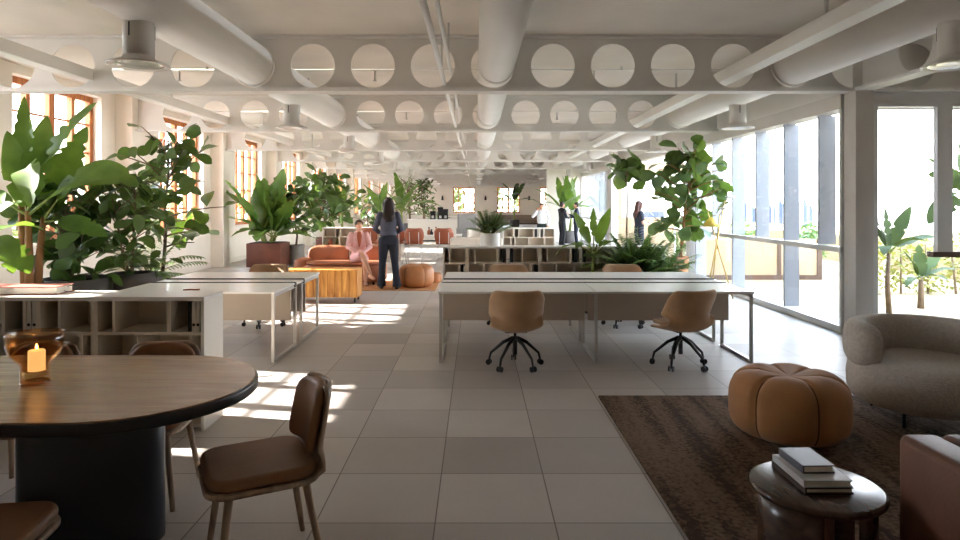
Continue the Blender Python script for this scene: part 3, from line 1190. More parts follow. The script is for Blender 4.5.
# --- outside on the terrace
banana((6.13, 9.5, -.03), 'dark banana palm on the terrace just right of the column', None, 2, [(100, 82, .1, .6, .16, .1), (170, 58, .12, .62, .17, .4, -.8), (10, 60, .12, .68, .2, .3, .8), (0, 18, .15, .66, .2, .5, .3), (185, 8, .15, .6, .22, .7, -.3), (-60, 35, .15, .5, .18, 1.2), (230, 20, .15, .4, .18, 1.4), (140, 70, .1, .4, .14, .3)],
       1, 1, .95, .04, sm='trunkd', lm='terracebanana', pname='banana_palm')
banana((6.95, 10.0, -.03), 'smaller banana palm outside behind the grey armchair', None, 1, [(80, 82, .05, .5, .2, .1), (20, 42, .08, .55, .17, .4, .5), (0, 22, .08, .55, .17, .7), (150, 62, .08, .42, .15, .4), (200, 0, .08, .3, .24, 1.4), (-60, 20, .08, .35, .18, 1.2)],
       2, 1, .5, .05, sm='trunkd', lm='terracebanana', pname='banana_palm')
banana((6.95, 8.95, -.03), 'banana plant outside at the right edge of the photo', None, 1, [(180, 40, .15, .6, .3, .9, .8), (185, -25, .2, .6, .3, .9, -.8), (200, 5, .2, .5, .3, 1.2), (150, 50, .2, .6, .3, .6), (0, 40, .2, .7, .3, .8), (90, 75, .2, .7, .3, .3)],
       2, 1, 1.75, .06, sm='trunkd', lm='terracebanana', pname='banana_palm')
leafcloud('climbing_vine', 'yellow-green climbing vine on the terrace behind the banana palms', 'vine', (0, 0, -.03),
          [((7.3 + .4 * i, 11.6 + .3 * (i % 2), .55 + .14 * math.sin(i * 2)), (.42, .35, .62)) for i in range(7)], 1500, .11, .08, 'vine', 51,
          [((7.2 + .5 * i, 11.6, 0), (7.3 + .45 * i, 11.7, 1.0), .02) for i in range(6)])
for i, (x, d, s, lb) in enumerate(((7.9, 15.2, .36, 'round hedge behind the low beige terrace wall, nearest'), (7.2, 17.4, .5, 'round hedge behind the low beige terrace wall, middle'), (6.2, 18.6, .5, 'round hedge behind the low beige terrace wall, farthest'))):
    leafcloud('hedge', lb, 'hedge', (x, d, -.03), [((0, 0, .62), (s, s, .62))], 700, .13, .09, 'palm', 60 + i, [((0, 0, 0), (0, 0, .5), .03)])
k = 0
for i, (x, d, h, r) in enumerate(((-13.5, 9, 1.5, 1.6), (-14.5, 13, 1.8, 1.8), (-13.6, 19, 1.8, 1.7), (-14, 26, 2.2, 2), (-13.6, 35, 2.2, 2.2), (-14, 48, 2.4, 2.2))):
    leafcloud('garden_tree', ['yellow-green tree outside the nearest left window', 'yellow-green tree outside the second left window', 'yellow-green tree outside the third left window', 'yellow-green tree outside the fourth left window', 'yellow-green tree outside the sixth left window', 'yellow-green tree outside the farthest left windows'][i], 'tree', (x, d, -2),
              [((0, 0, 2 + h - r * .2), (r, r, r * .7)), ((.4, .7, 1.8 + h - r * .4), (r * .8, r * .8, r * .6)), ((.2, -.7, 1.8 + h - r * .4), (r * .8, r * .8, r * .6))], 900, .34, .22, 'outleaf', 70 + i,
              [((0, 0, 0), (0, 0, 1.5 + h), .12)])
for i, (x, d) in enumerate(((-2.5, 57), (1, 58), (4.2, 57), (7.5, 58))):
    leafcloud('garden_tree', ['garden tree behind the left window of the far wall', 'garden tree between the two windows of the far wall', 'garden tree behind the right window of the far wall', 'garden tree behind the right corner of the far wall'][i], 'tree', (x, d, -2),
              [((0, 0, 3.6), (1.5, 1.3, 1.6)), ((.3, .3, 4.6), (1.2, 1.0, 1.2))], 500, .5, .35, 'outleaf', 80 + i, [((0, 0, 0), (0, 0, 3.5), .14)])
# ================================================================== FURNITURE


def bookcase(loc, w, dep, h, zs, divs, label, name='bookcase'):
    """loc: left front corner on the floor. zs: shelf heights; divs: per row a list of divider x"""
    t = thing(name, label, 'bookcase', loc)
    th = .022
    MB().box(0, w, 0, dep, h - .03, h, .002, 1).build('top', M_['white'], t)
    for x in (0, w - th):
        MB().box(x, x + th, .0, dep, .0, h - .03).build('side_panel', M_['whitep'], t)
    MB().box(th, w - th, dep - .012, dep, .03, h - .03).build('back_panel', M_['shelfm'], t)
    for z in zs:
        MB().box(th, w - th, .012, dep - .012, z - th / 2, z + th / 2).build('shelf', M_['shelfm'], t)
    zz = [h - .03] + [z for z in zs]
    for (a, b), row in zip(zip(zz, zz[1:]), divs):
        for x, wd in row:
            MB().box(x - wd / 2, x + wd / 2, .014, dep - .012, b + th / 2, a - (th / 2 if a != h - .03 else 0)).build('divider', M_['shelfm'], t)
    return t


def binders(base, items, label, group, dep=.24, hh=.225):
    """items: (x offset, width, light?)"""
    for x, w, lt in items:
        t = thing('binder', label if isinstance(label, str) else label[lt], 'binder', (base[0] + x, base[1], base[2]), 0, group)
        MB().box(0, w, 0, dep, 0, hh - random.Random(int(x * 977)).uniform(0, .012), .002, 1).build('cover', M_['binderw' if lt else 'binder'], t)
        if lt:
            MB().tube([(w / 2, -.0015, .05), (w / 2, .001, .05)], .011, 12).build('finger_hole', M_['dark'], t)
        else:
            MB().box(w * .2, w * .8, -.0012, .0005, .1, .17).build('spine_label', M_['binder'], t)


ROWZ = [.684, .42, .16, .035]
# near-left bookcase
xw = 2.6
x0 = -1.917 - xw
lx = lambda px: X(px, 4.51) - x0
near = bookcase((x0, 4.51, 0), xw, .34, .945, ROWZ,
                [[(lx(2), .02), (lx(23), .02), (lx(37), .03), (lx(58), .02), (lx(93), .05), (lx(112.5), .02), (lx(168), .025), (lx(-60), .02), (lx(-110), .03)],
                 [(lx(7), .02), (lx(80), .02), (lx(93), .05), (lx(135), .02), (lx(190), .02), (lx(-50), .02)],
                 [(lx(30), .02), (lx(93), .05), (lx(150), .02), (lx(-70), .02)], []],
                'long low white-topped bookcase behind the round table')
zb = .684 + .011
binders((x0, 4.53, zb), [(lx(20), .018, 0)], 'dark binder left of the pale binders in the near bookcase', 'dark binders in the near bookcase')
for px, w, lt, lb in ((24.5, .03, 1, 'pale file left of the two in the top left bay of the near bookcase'), (29.8, .035, 1, 'pale file right of the two in the top left bay of the near bookcase'),
                      (186.5, .022, 0, 'black binder left of the pale files in the right bay of the near bookcase'), (190.5, .028, 1, 'pale file left of the two in the right bay of the near bookcase'),
                      (195, .024, 1, 'pale file right of the two in the right bay of the near bookcase'), (199.2, .026, 0, 'black binder at the right end of the near bookcase')):
    binders((x0, 4.53, zb), [(lx(px), w, lt)], lb, None)

# long bookcase behind the right desks
x0b, wb = -.51, 3.42
lb_ = lambda px: X(px, 9.86) - x0b
pat = []
for base in (443, 516, 592):
    pat += [(lb_(base + 6.5), .022), (lb_(base + 24), .05), (lb_(base + 32), .022), (lb_(base + 55), .03)]
pat2 = []
for base in (443, 516, 592):
    pat2 += [(lb_(base + 16), .022), (lb_(base + 24), .05), (lb_(base + 41), .022), (lb_(base + 60), .022)]
bookcase((x0b, 9.86, 0), wb, .34, .945, ROWZ, [pat, pat2, pat2[::2], []], 'long low white-topped bookcase behind the right desks')
w3 = ['left', 'middle', 'right']
for j, base in enumerate((443, 516, 592)):
    for i, (q, w, lt) in enumerate(((58.5, .05, 0), (63.5, .05, 1), (68, .035, 0))):
        if base == 592 and i == 0:
            q = 59
        binders((x0b, 9.9, zb), [(lb_(base + q), w, lt)], '%s in the %s binder bay of the long bookcase' % (['first black binder from the left', 'pale file', 'last black binder'][i], w3[j]), None)
for px, j in ((461, 0), (536, 1)):
    for i, (dx, w, lt) in enumerate(((0, .035, 0), (2.6, .05, 1))):
        binders((x0b, 9.9, .42 + .011), [(lb_(px + dx), w, lt)], '%s in the lower row of the long bookcase, %s' % (['black binder', 'pale file'][lt], ['near its left end', 'near its middle'][j]), None)

# smaller bookcases far back
lc = lambda px: X(px, 17.5) - .74
bookcase((.74, 17.5, 0), 1.42, .34, .945, ROWZ, [[(lc(514), .03), (lc(519), .03), (lc(534), .03), (lc(540), .03), (lc(544), .03)], [(lc(511), .03), (lc(515), .03), (lc(529), .03), (lc(545), .03)], [], []],
         'white bookcase with cubbies beyond the long bookcase, in front of the men')
for i, (px, w, lt) in enumerate(((536, .06, 0), (538.6, .05, 1), (541.2, .05, 0))):
    binders((.74, 17.53, zb), [(lc(px) - .03, w, lt)], ['left black binder in the bookcase before the men', 'pale file in the bookcase before the men', 'right black binder in the bookcase before the men'][i], None)
ld = lambda px: X(px, 17.8) + 4.28
bookcase((-4.28, 17.8, 0), 1.9, .34, .945, ROWZ, [[(ld(335), .03), (ld(340), .03), (ld(357), .03)], [(ld(339), .03), (ld(347), .03), (ld(360), .03)], [], []],
         'cubby bookcase behind the orange sofa')
for i, (px, cm) in enumerate(((329, 'rust'), (336.5, 'vine'))):
    t = thing('vase', ['small orange-red vase in the cubby bookcase behind the sofa', 'small yellow-green vase in the cubby bookcase behind the sofa'][i], 'vase', (-4.28 + ld(px), 17.95, .431))
    MB().lathe([(0, 0), (.05, 0), (.065, .06), (.045, .12), (.03, .17), (.04, .2), (.03, .2), (.02, .17), (0, .165)], 18).build('vase_body', M_[cm], t)


# ---- desks
def bench_desk(loc, w, label, n):
    t = thing('bench_desk', label, 'desk', loc)
    D1, D2, DT, Z = .72, 1.14, 1.86, .72
    cell = w / n
    for i in range(n):
        a, b = cell * i, cell * (i + 1)
        MB().box(a, b - .003, 0, D1, Z - .022, Z, .003, 1).build('tabletop', M_['white'], t)
        MB().box(a, b - .003, D2, DT, Z - .022, Z, .003, 1).build('tabletop', M_['white'], t)
        MB().box(a + .02, b - .02, D1 - .1, D1 - .08, Z - .4, Z - .022).build('modesty_panel', M_['beige'], t)
        MB().box(a + .02, b - .02, D2 + .08, D2 + .1, Z - .4, Z - .022).build('modesty_panel', M_['beige'], t)
    MB().box(.0, w, D1 + .075, D2 - .075, Z - .03, Z - .004, .002, 1).build('cable_cover', M_['white'], t)
    b = MB()
    b.box(.0, w, D1 + .002, D1 + .073, Z - .05, Z - .008)
    b.box(.0, w, D2 - .073, D2 - .002, Z - .05, Z - .008)
    b.box(.0, w, D1 + .02, D1 + .04, Z - .008, Z + .006)
    b.box(.0, w, D2 - .04, D2 - .02, Z - .008, Z + .006)
    b.build('cable_rail', M_['slot'], t)
    s = .03
    for i in range(n + 1):
        x = min(max(cell * i - s / 2, .01), w - s - .01)
        for a, c in ((.02, D1 + .1), (D2 - .1, DT - .02)):
            b = MB()
            b.box(x, x + s, a, a + s, 0, Z - .022)
            b.box(x, x + s, c - s, c, 0, Z - .022)
            b.box(x, x + s, a + s, c - s, .004, .03)
            b.box(x, x + s, a + s, c - s, Z - .06, Z - .024)
            b.build('leg_frame', M_['steel'], t)
    return t


bench_desk((-.38, 6.42, 0), 3.18, 'long white double desk in the middle of the room', 2)
bench_desk((-3.64, 6.42, 0), 1.62, 'shorter white double desk on the left beside the sunlit aisle', 1)


# ---- swivel chairs
def shell_rows(ws, wt, d, zs, zt, lean, n=9, m=11):
    """bucket: seat front -> seat back -> back top"""
    rows = []
    pr = []
    for i in range(5):
        t = i / 4
        pr.append((d * (.5 - t * .85), zs - .012 * math.sin(PI * t) + (-.02 if i == 0 else 0), ws * (.9 + .1 * min(1, t * 2)), .02 + .05 * t))
    for i in range(1, 5):
        a = R(90 * i / 4)
        pr.append((-d * .35 - .09 * math.sin(a), zs + .09 * (1 - math.cos(a)), ws, .07 + .02 * i))
    zz = pr[-1][1]
    yy = pr[-1][0]
    for i in range(1, 8):
        t = i / 7
        w = ws + (wt - ws) * t
        if t > .7:
            w *= 1 - .2 * ((t - .7) / .3) ** 3
        pr.append((yy - lean * t, zz + (zt - zz) * t, w, .15 * (1 - t) + .06))
    for (y, z, w, cup) in pr:
        r = []
        for j in range(m):
            u = -1 + 2 * j / (m - 1)
            a = abs(u) ** 2.4
            # sides curl up on the seat and forward on the back
            q = min(1, max(0, (z - zs) / .1))
            r.append((u * w / 2, y + a * cup * q * 1.1, z + a * cup * (1 - q) * .9))
        rows.append(r)
    return rows


def office_chair(loc, rz, label, bz=0):
    t = thing('swivel_chair', label, 'office chair', loc, rz, 'tan swivel chairs at the desks')
    o = MB().slab(shell_rows(.5, .515, .42, .395, .785, .05), .036).build('seat_shell', M_['suede'], t, sub=1)
    b = MB().box(-.2, .2, -.16, .19, .405, .45, .02, 3)
    b.build('seat_cushion', M_['suede'], t)
    b = MB()
    b.tube([(0, 0, .12), (0, 0, .3)], .022, 14)
    b.tube([(0, 0, .28), (0, 0, .37)], .014, 12)
    b.box(-.11, .11, -.11, .11, .352, .37, .006, 1)
    b.build('column', M_['dark'], t)
    for k in range(5):
        a = R(90 + 72 * k) - rz + R(bz)
        c, s = math.cos(a), math.sin(a)
        l = MB().tube([(.018 * c, .018 * s, .285), (.12 * c, .12 * s, .235), (.25 * c, .25 * s, .12), (.265 * c, .265 * s, .06)], [.02, .017, .013, .011], 8).build('leg', M_['dark'], t)
        w = MB()
        p = V(-s, c, 0)
        for sg in (-1, 1):
            q = V(.27 * c, .27 * s, .028) + p * (.012 * sg)
            w.tube([q, q + p * (.012 * sg)], .027, 14)
        w.tube([(.265 * c, .265 * s, .03), (.265 * c, .265 * s, .065)], .009, 8)
        w.build('caster', M_['dark'], l)
    return t


oc = office_chair((.385, 6.30, 0), R(2), 'tan swivel chair on the near side of the middle desk, left one seen from behind')
office_chair((2.02, 6.32, 0), R(17), 'tan swivel chair on the near side of the middle desk, right one turned left')
office_chair((.43, 8.38, 0), R(180), 'tan swivel chair on the far side of the middle desk, left one')
office_chair((1.95, 8.42, 0), R(176), 'tan swivel chair on the far side of the middle desk, right one')
office_chair((-2.78, 8.45, 0), R(184), 'sunlit tan swivel chair on the far side of the left desk', 36)

t = thing('key_strap', 'small orange-brown strap lying on the left white desk', 'strap', (X(189, 6.5), 6.5, .72), .5)
MB().tube([(-.05, 0, .008), (-.02, .025, .008), (.02, .02, .008), (.05, -.01, .008), (.1, -.015, .008)], .008, 8).build('strap_loop', M_['rust'], t)


# ---- big closed-end oval table
def stadium(x0, x1, y0, y1, n=24):
    r = (y1 - y0) / 2
    cy = (y0 + y1) / 2
    p = []
    for i in range(n + 1):
        a = R(-90 + 180 * i / n)
        p.append((x1 - r + r * math.cos(a), cy + r * math.sin(a)))
    for i in range(n + 1):
        a = R(90 + 180 * i / n)
        p.append((x0 + r + r * math.cos(a), cy + r * math.sin(a)))
    return p


t = thing('oval_table', 'large round-ended table with walnut top and black pedestal in the left foreground', 'table', (-1.65, 3.07, 0))
r = .575
MB().prism(stadium(-1.5, r - .012, -r + .012, r - .012), .733, .742, .003, 1).build('tabletop', M_['tabletop'], t)
MB().prism(stadium(-1.512, r, -r, r), .684, .735, .01, 3).build('table_rim', M_['tableblk'], t)
for x in (-.195, -1.15):
    b = MB()
    b.prism([(x + .345 * math.cos(2 * PI * i / 48), .17 * math.sin(2 * PI * i / 48)) for i in range(48)], 0, .684, .006, 1)
    b.build('pedestal', M_['tablebase'], t)


def dining_chair(loc, rz, label):
    t = thing('dining_chair', label, 'chair', loc, rz, 'leather dining chairs round the oval table')
    # plywood shell: seat pan flowing into the back
    rows = []
    pr = [(.23, .405, .40), (.2, .41, .43), (.1, .408, .455), (0, .404, .46), (-.1, .402, .455), (-.17, .408, .445), (-.215, .432, .43), (-.235, .47, .42), (-.245, .53, .415), (-.258, .6, .41), (-.27, .67, .405), (-.281, .73, .39), (-.287, .768, .34), (-.289, .784, .26)]
    for y, z, w in pr:
        r = []
        for j in range(9):
            u = -1 + 2 * j / 8
            q = min(1, max(0, (z - .43) / .1))
            a = abs(u) ** 2
            r.append((u * w / 2, y + a * .055 * q, z + a * .018 * (1 - q)))
        rows.append(r)
    b = MB().slab(rows, .012)
    b.prism(rrect(-.232, .232, -.215, .262, .1, 6), .4, .424, .008, 2)
    b.build('shell', M_['oak'], t)
    # pads
    def pad(rows, th):
        return MB().slab(rows, th)
    sr = []
    for i in range(8):
        k = i / 7
        y = .235 - .43 * k
        w = .45 * (1 - .16 * abs(2 * k - .8) ** 3)
        sr.append([((-1 + 2 * j / 8) * w / 2, y, .42 + .012 * (1 - (abs(-1 + j / 4)) ** 3) * math.sin(PI * (.12 + .76 * k))) for j in range(9)])
    b = MB()
    b.prism(rrect(-.225, .225, -.2, .25, .09, 6), .4245, .478, .022, 4)
    b.build('seat_pad', M_['brown'], t)
    br = []
    for i in range(9):
        k = i / 8
        z = .49 + .298 * k
        w = .40 * (1 - .03 * k) * (1 - .32 * max(0, (k - .72) / .28) ** 2.4) * (1 - .18 * max(0, (.2 - k) / .2) ** 2)
        y0 = -.222 - .058 * k
        br.append([((-1 + 2 * j / 8) * w / 2, y0 + .055 * (abs(-1 + j / 4)) ** 2, z) for j in range(9)])
    MB().slab(br, -.045).build('back_pad', M_['brown'], t, sub=1)
    for sx in (-1, 1):
        for (ya, yb) in ((.16, .21), (-.15, -.22)):
            MB().tube([(sx * .15, ya, .405), (sx * .2, yb, 0)], [.019, .013], 12).build('leg', M_['oak'], t)
    return t


dc = dining_chair((-.95, 2.86, 0), R(118), 'brown leather dining chair right of the oval table, whole in view')
dup(dc, (-1.80, 3.52, 0), R(186), 'brown leather dining chair tucked behind the right end of the oval table')
dup(dc, (-2.52, 3.51, 0), R(178), 'brown leather dining chair behind the glass candle holder, mostly hidden by the oval table')
dup(dc, (-1.75, 2.17, 0), R(8), 'brown leather dining chair in the bottom left corner, only its seat in view')

gx, gd = X(35, 3.07), 3.07
t = thing('candle_holder', 'amber glass goblet candle holder on the walnut table', 'candle holder', (gx, gd, .742))
o = [(0, .004), (.06, .004), (.062, .012), (.062, .092), (.078, .11), (.103, .135), (.116, .165), (.122, .2), (.122, .24)]
b = MB()
b.lathe(o + [(.118, .242), (.116, .238), (.116, .2), (.11, .167), (.098, .14), (.074, .116), (.056, .1), (.054, .062), (0, .058)], 40)
b.build('glass_goblet', M_['amber'], t)
b = MB().lathe([(0, .0), (.062, .0), (.066, .004), (.06, .01), (0, .01)], 32)
b.build('foot', M_['amber'], t)
t = thing('pillar_candle', 'lit cream pillar candle inside the amber glass goblet', 'candle', (gx + .008, gd, .8025))
MB().lathe([(0, 0), (.036, 0), (.036, .092), (.032, .098), (.015, .092), (0, .09)], 28).build('wax', M_['wax'], t)
MB().tube([(0, 0, .089), (.002, 0, .104)], .0015, 6).build('wick', M_['dark'], t)
MB().lathe([(0, .1), (.005, .104), (.006, .11), (.004, .12), (0, .13)], 12).build('flame', M_['flame'], t)

t = thing('book', 'faded red hardback book on the near white bookcase top', 'book', (-3.28, 4.6, .945), R(4))
b = MB()
b.box(-.28, .26, -.0, .21, .0, .006)
b.box(-.28, .26, -.0, .21, .052, .058)
b.box(-.285, -.275, 0, .21, 0, .058)
b.build('cover', M_['redbook'], t)
MB().box(-.275, .252, .006, .204, .006, .052).build('pages', M_['paper'], t)
t = thing('wire_ring', 'small dark wire ring beside the red book on the white top', 'ring', (-3.0, 4.74, .945))
MB().tube([(.05 * math.cos(2 * PI * i / 24), .03 * math.sin(2 * PI * i / 24), .03 + .02 * math.sin(2 * PI * i / 24)) for i in range(25)], .003, 6, cap=False).build('ring_wire', M_['dark'], t)

# ---- right foreground: rug, pouf, side table, books, armchairs
t = tag(MB().box(-1.9, 1.9, -1.9, 1.9, 0, .016, .006, 1).build('rug', M_['rug'], loc=(2.91, 3.4, .0005)), 'dark brown woven rug under the tan pouf and side table', 'rug')


def pumpkin(name, loc, r, h, n, m, label, rz=0, group=None, lb=.06):
    t = thing(name, label, 'pouf', loc, rz, group)
    rows = []
    N = n * 16
    prof = []
    K = 16
    for i in range(K + 1):
        a = -PI / 2 + PI * i / K
        prof.append((abs(math.cos(a)) ** .42, math.copysign(abs(math.sin(a)) ** .62, math.sin(a))))
    for pr, pz in prof:
        row = []
        for j in range(N):
            th = 2 * PI * j / N
            ph = (j % 16) / 16
            dist = min(ph, 1 - ph) * 2          # 0 at the seam
            g = math.exp(-(dist / .1) ** 2)
            lobe = (1 - lb) + lb * math.sqrt(max(0, 1 - (1 - dist) ** 2)) - .02 * g
            rr = r * pr * lobe
            z = h / 2 + h / 2 * pz
            if pz > 0:
                k = pr                           # towards the middle of the top
                z -= (.016 * g + .028 * max(0, 1 - k / .6)) * (1 if k < .98 else .3)
                z += .018 * math.sin(PI * min(1, k)) * (dist ** .6)
            row.append((rr * math.cos(th), rr * math.sin(th), max(.0, z)))
        rows.append(row)
    b = MB()
    b.rows(rows, True)
    bmesh.ops.remove_doubles(b.bm, verts=b.bm.verts[:], dist=.0005)
    bmesh.ops.recalc_face_normals(b.bm, faces=b.bm.faces[:])
    b.build('cushion', m, t)
    s = MB()
    for k in range(n):
        th = 2 * PI * k / n
        pts = []
        for (pr, pz) in prof[4:]:
            rr = r * pr * (.981 - lb)
            z = h / 2 + h / 2 * pz
            if pz > 0:
                z -= (.016 + .028 * max(0, 1 - pr / .6)) * (1 if pr < .98 else .3)
            pts.append((rr * math.cos(th), rr * math.sin(th), z))
        s.tube(pts, .005, 6)
    s.build('seam_piping', M_['piping'], t)
    return t


pumpkin('pumpkin_pouf', (2.15, 4.4, .016), .395, .43, 6, M_['poufs'], 'large tan suede pouf with sewn segments on the brown rug', R(-100 + 12))

t = thing('side_table', 'round dark wooden side table holding two books on the rug', 'side table', (1.455, 2.74, .016))
MB().lathe([(0, .352), (.25, .352), (.262, .358), (.268, .37), (.262, .382), (.25, .386), (0, .386)], 48).build('tabletop', M_['darkwood'], t)
for a0, a1, mm in ((150, 250, 'darkwood'), (290, 340, 'darkwood'), (20, 110, 'darkwood')):
    rows = []
    for z in (0, .12, .24, .352):
        rows.append([(.205 * math.cos(R(a0 + (a1 - a0) * i / 12)), .205 * math.sin(R(a0 + (a1 - a0) * i / 12)), z) for i in range(13)])
    MB().slab(rows, .024).build('curved_leg', M_[mm], t)
MB().tube([(0, 0, 0), (0, 0, .352)], .07, 24).build('core_leg', M_['midwood'], t)
zt = .016 + .386


def book(loc, rz, w, l, h, cover, label, group=None):
    t = thing('book', label, 'book', loc, rz, group)
    b = MB()
    b.box(-w / 2, w / 2, -l / 2, l / 2, 0, .005)
    b.box(-w / 2, w / 2, -l / 2, l / 2, h - .005, h)
    b.box(-w / 2 - .003, -w / 2 + .004, -l / 2, l / 2, 0, h)
    b.build('cover', M_[cover], t)
    MB().box(-w / 2 + .004, w / 2 - .006, -l / 2 + .005, l / 2 - .005, .005, h - .005).build('pages', M_['paper'], t)


book((1.46, 2.79, zt), R(1), .20, .29, .024, 'darkbook', 'brown hardback book at the bottom of the stack on the side table')
book((1.46, 2.79, zt + .0245), R(0), .20, .28, .028, 'whitebook', 'white hardback book in the middle of the stack on the side table')
book((1.455, 2.82, zt + .053), R(2), .135, .2, .034, 'greybook', 'smaller grey book on top of the stack on the side table')

# grey barrel armchair
t = thing('barrel_armchair', 'rounded grey boucle armchair on the right edge of the rug', 'armchair', (3.32, 4.74, .016), R(8))
MB().lathe([(0, .11), (.4, .11), (.47, .135), (.5, .2), (.505, .3), (.495, .38), (.46, .425), (.36, .445), (.0, .45)], 56).build('seat_drum', M_['boucle'], t)
pts, rad = [], []
for i in range(29):
    a = R(-10 + 205 * i / 28 - 5)
    pts.append((.43 * math.cos(a), .43 * math.sin(a), .535))
k = len(pts)
for i in range(k):
    e = min(i, k - 1 - i)
    q = math.sqrt(max(.02, 1 - (1 - min(1, (e + .15) / 3)) ** 2))
    rad.append((.1 * q, .165 * (.35 + .65 * q)))
b = MB()
rings = []
for i, p in enumerate(pts):
    a = math.atan2(p[1], p[0])
    rr = []
    for j in range(20):
        c, s = math.cos(2 * PI * j / 20), math.sin(2 * PI * j / 20)
        o = math.copysign(abs(c) ** .75, c) * rad[i][0]
        z = math.copysign(abs(s) ** .75, s) * rad[i][1]
        rr.append(((.43 + o) * math.cos(a), (.43 + o) * math.sin(a), .535 + z))
    rings.append(rr)
vr = b.rows(rings, True)
b.bm.faces.new(vr[0])
b.bm.faces.new(vr[-1])
bmesh.ops.recalc_face_normals(b.bm, faces=b.bm.faces[:])
b.build('backrest', M_['boucle'], t, sub=1)
for k in range(4):
    a = R(28 + 90 * k)
    MB().tube([(.36 * math.cos(a), .36 * math.sin(a), 0), (.36 * math.cos(a), .36 * math.sin(a), .115)], .012, 10).build('leg', M_['dark'], t)

# brown leather club chair, bottom right corner
t = thing('club_armchair', 'brown leather club armchair cut by the bottom right corner of the photo', 'armchair', (1.745, 1.76, .016))
MB().box(0, .17, 0, .9, .05, .635, .035, 4).build('backrest', M_['brown2'], t)
MB().box(.172, .86, .74, .9, .05, .635, .035, 4).build('armrest', M_['brown2'], t)
MB().box(.172, .86, 0, .16, .05, .635, .035, 4).build('armrest', M_['brown2'], t)
MB().box(.172, .9, .162, .738, .05, .27, .02, 3).build('base', M_['brown2'], t)
MB().box(.174, .92, .164, .736, .272, .43, .045, 4).build('seat_cushion', M_['brown2'], t)
for x in (.06, .8):
    for y in (.06, .84):
        MB().tube([(x, y, 0), (x, y, .055)], .02, 10).build('leg', M_['dark'], t)

# ---- lounge behind the left desks
t = thing('slatted_cabinet', 'pine slatted cabinet on casters behind the left desk', 'cabinet', (-3.45, 10.35, 0))
w = 1.53
MB().box(0, w, 0, .42, .51, .535, .003, 1).build('top', M_['slat'], t)
MB().box(.03, w - .03, .04, .4, .09, .51).build('body', M_['slat'], t)
for k in range(13):
    a = .01 + k * (w - .02) / 13
    MB().box(a, a + (w - .02) / 13 - .014, .015, .04, .085, .51, .002, 1).build('slat', M_['slat'], t)
MB().box(w - .02, w, .0, .42, .085, .51).build('side_panel', M_['slat'], t)
for x in (.08, w - .05):
    for y in (.06, .36):
        c = MB().tube([(x - .012, y, .03), (x + .012, y, .03)], .03, 14)
        c.box(x - .014, x + .014, y - .014, y + .014, .03, .088)
        c.build('caster', M_['dark'], t)

tag(MB().box(-1.5, 1.45, -.75, .75, 0, .012, .005, 1).build('rug', M_['jute'], loc=(-2.2, 12.55, .0005)), 'orange-tan jute rug under the cognac sofa and lounge poufs', 'rug')

t = thing('sofa', 'rounded cognac leather sofa the woman in pink sits on', 'sofa', (-2.62, 12.85, .0125))
MB().prism(rrect(-.82, .82, -.42, .4, .3, 8), .06, .4, .05, 4).build('seat_base', M_['cognac'], t)
MB().prism(rrect(-.74, .74, -.44, .2, .26, 8), .402, .45, .022, 3).build('seat_cushion', M_['cognac'], t)
rows = []
for x0, x1 in ((-.8, .02), (.03, .8)):
    b = MB()
    pr = []
    n = 12
    rows = []
    for i in range(n + 1):
        x = x0 + (x1 - x0) * i / n
        u = abs(2 * i / n - 1)
        hh = .71 * (1 - .12 * u ** 4)
        th = .1 * (1 - .35 * u ** 5)
        y0 = .3 - .1 * max(0, (abs(x) - .55) / .25) ** 2
        ring = []
        for j in range(16):
            c, s = math.cos(2 * PI * j / 16), math.sin(2 * PI * j / 16)
            ring.append((x, y0 + math.copysign(abs(c) ** .7, c) * th, .4 + (hh - .4) / 2 + math.copysign(abs(s) ** .6, s) * ((hh - .36) / 2 + .02)))
        rows.append(ring)
    vr = b.rows(rows, True)
    b.bm.faces.new(vr[0])
    b.bm.faces.new(vr[-1])
    bmesh.ops.recalc_face_normals(b.bm, faces=b.bm.faces[:])
    b.build('back_cushion', M_['cognac'], t, sub=1)
MB().prism(rrect(-.98, -.7, -.3, .32, .12, 6), .06, .5, .06, 4).build('armrest', M_['cognac'], t)
for sx in (-.6, .6):
    for y in (-.25, .25):
        MB().tube([(sx, y, 0), (sx, y, .07)], .02, 10).build('leg', M_['dark'], t)

pumpkin('leather_pouf', (X(416, 12.2), 12.3, .0125), .34, .42, 5, M_['poufl'], 'tan leather pouf right of the standing woman', .3, None, .02)
pumpkin('leather_pouf', (X(434, 13.0), 13.0, .0005), .16, .2, 5, M_['poufl'], 'small low leather pouf behind the bigger tan one', .8)

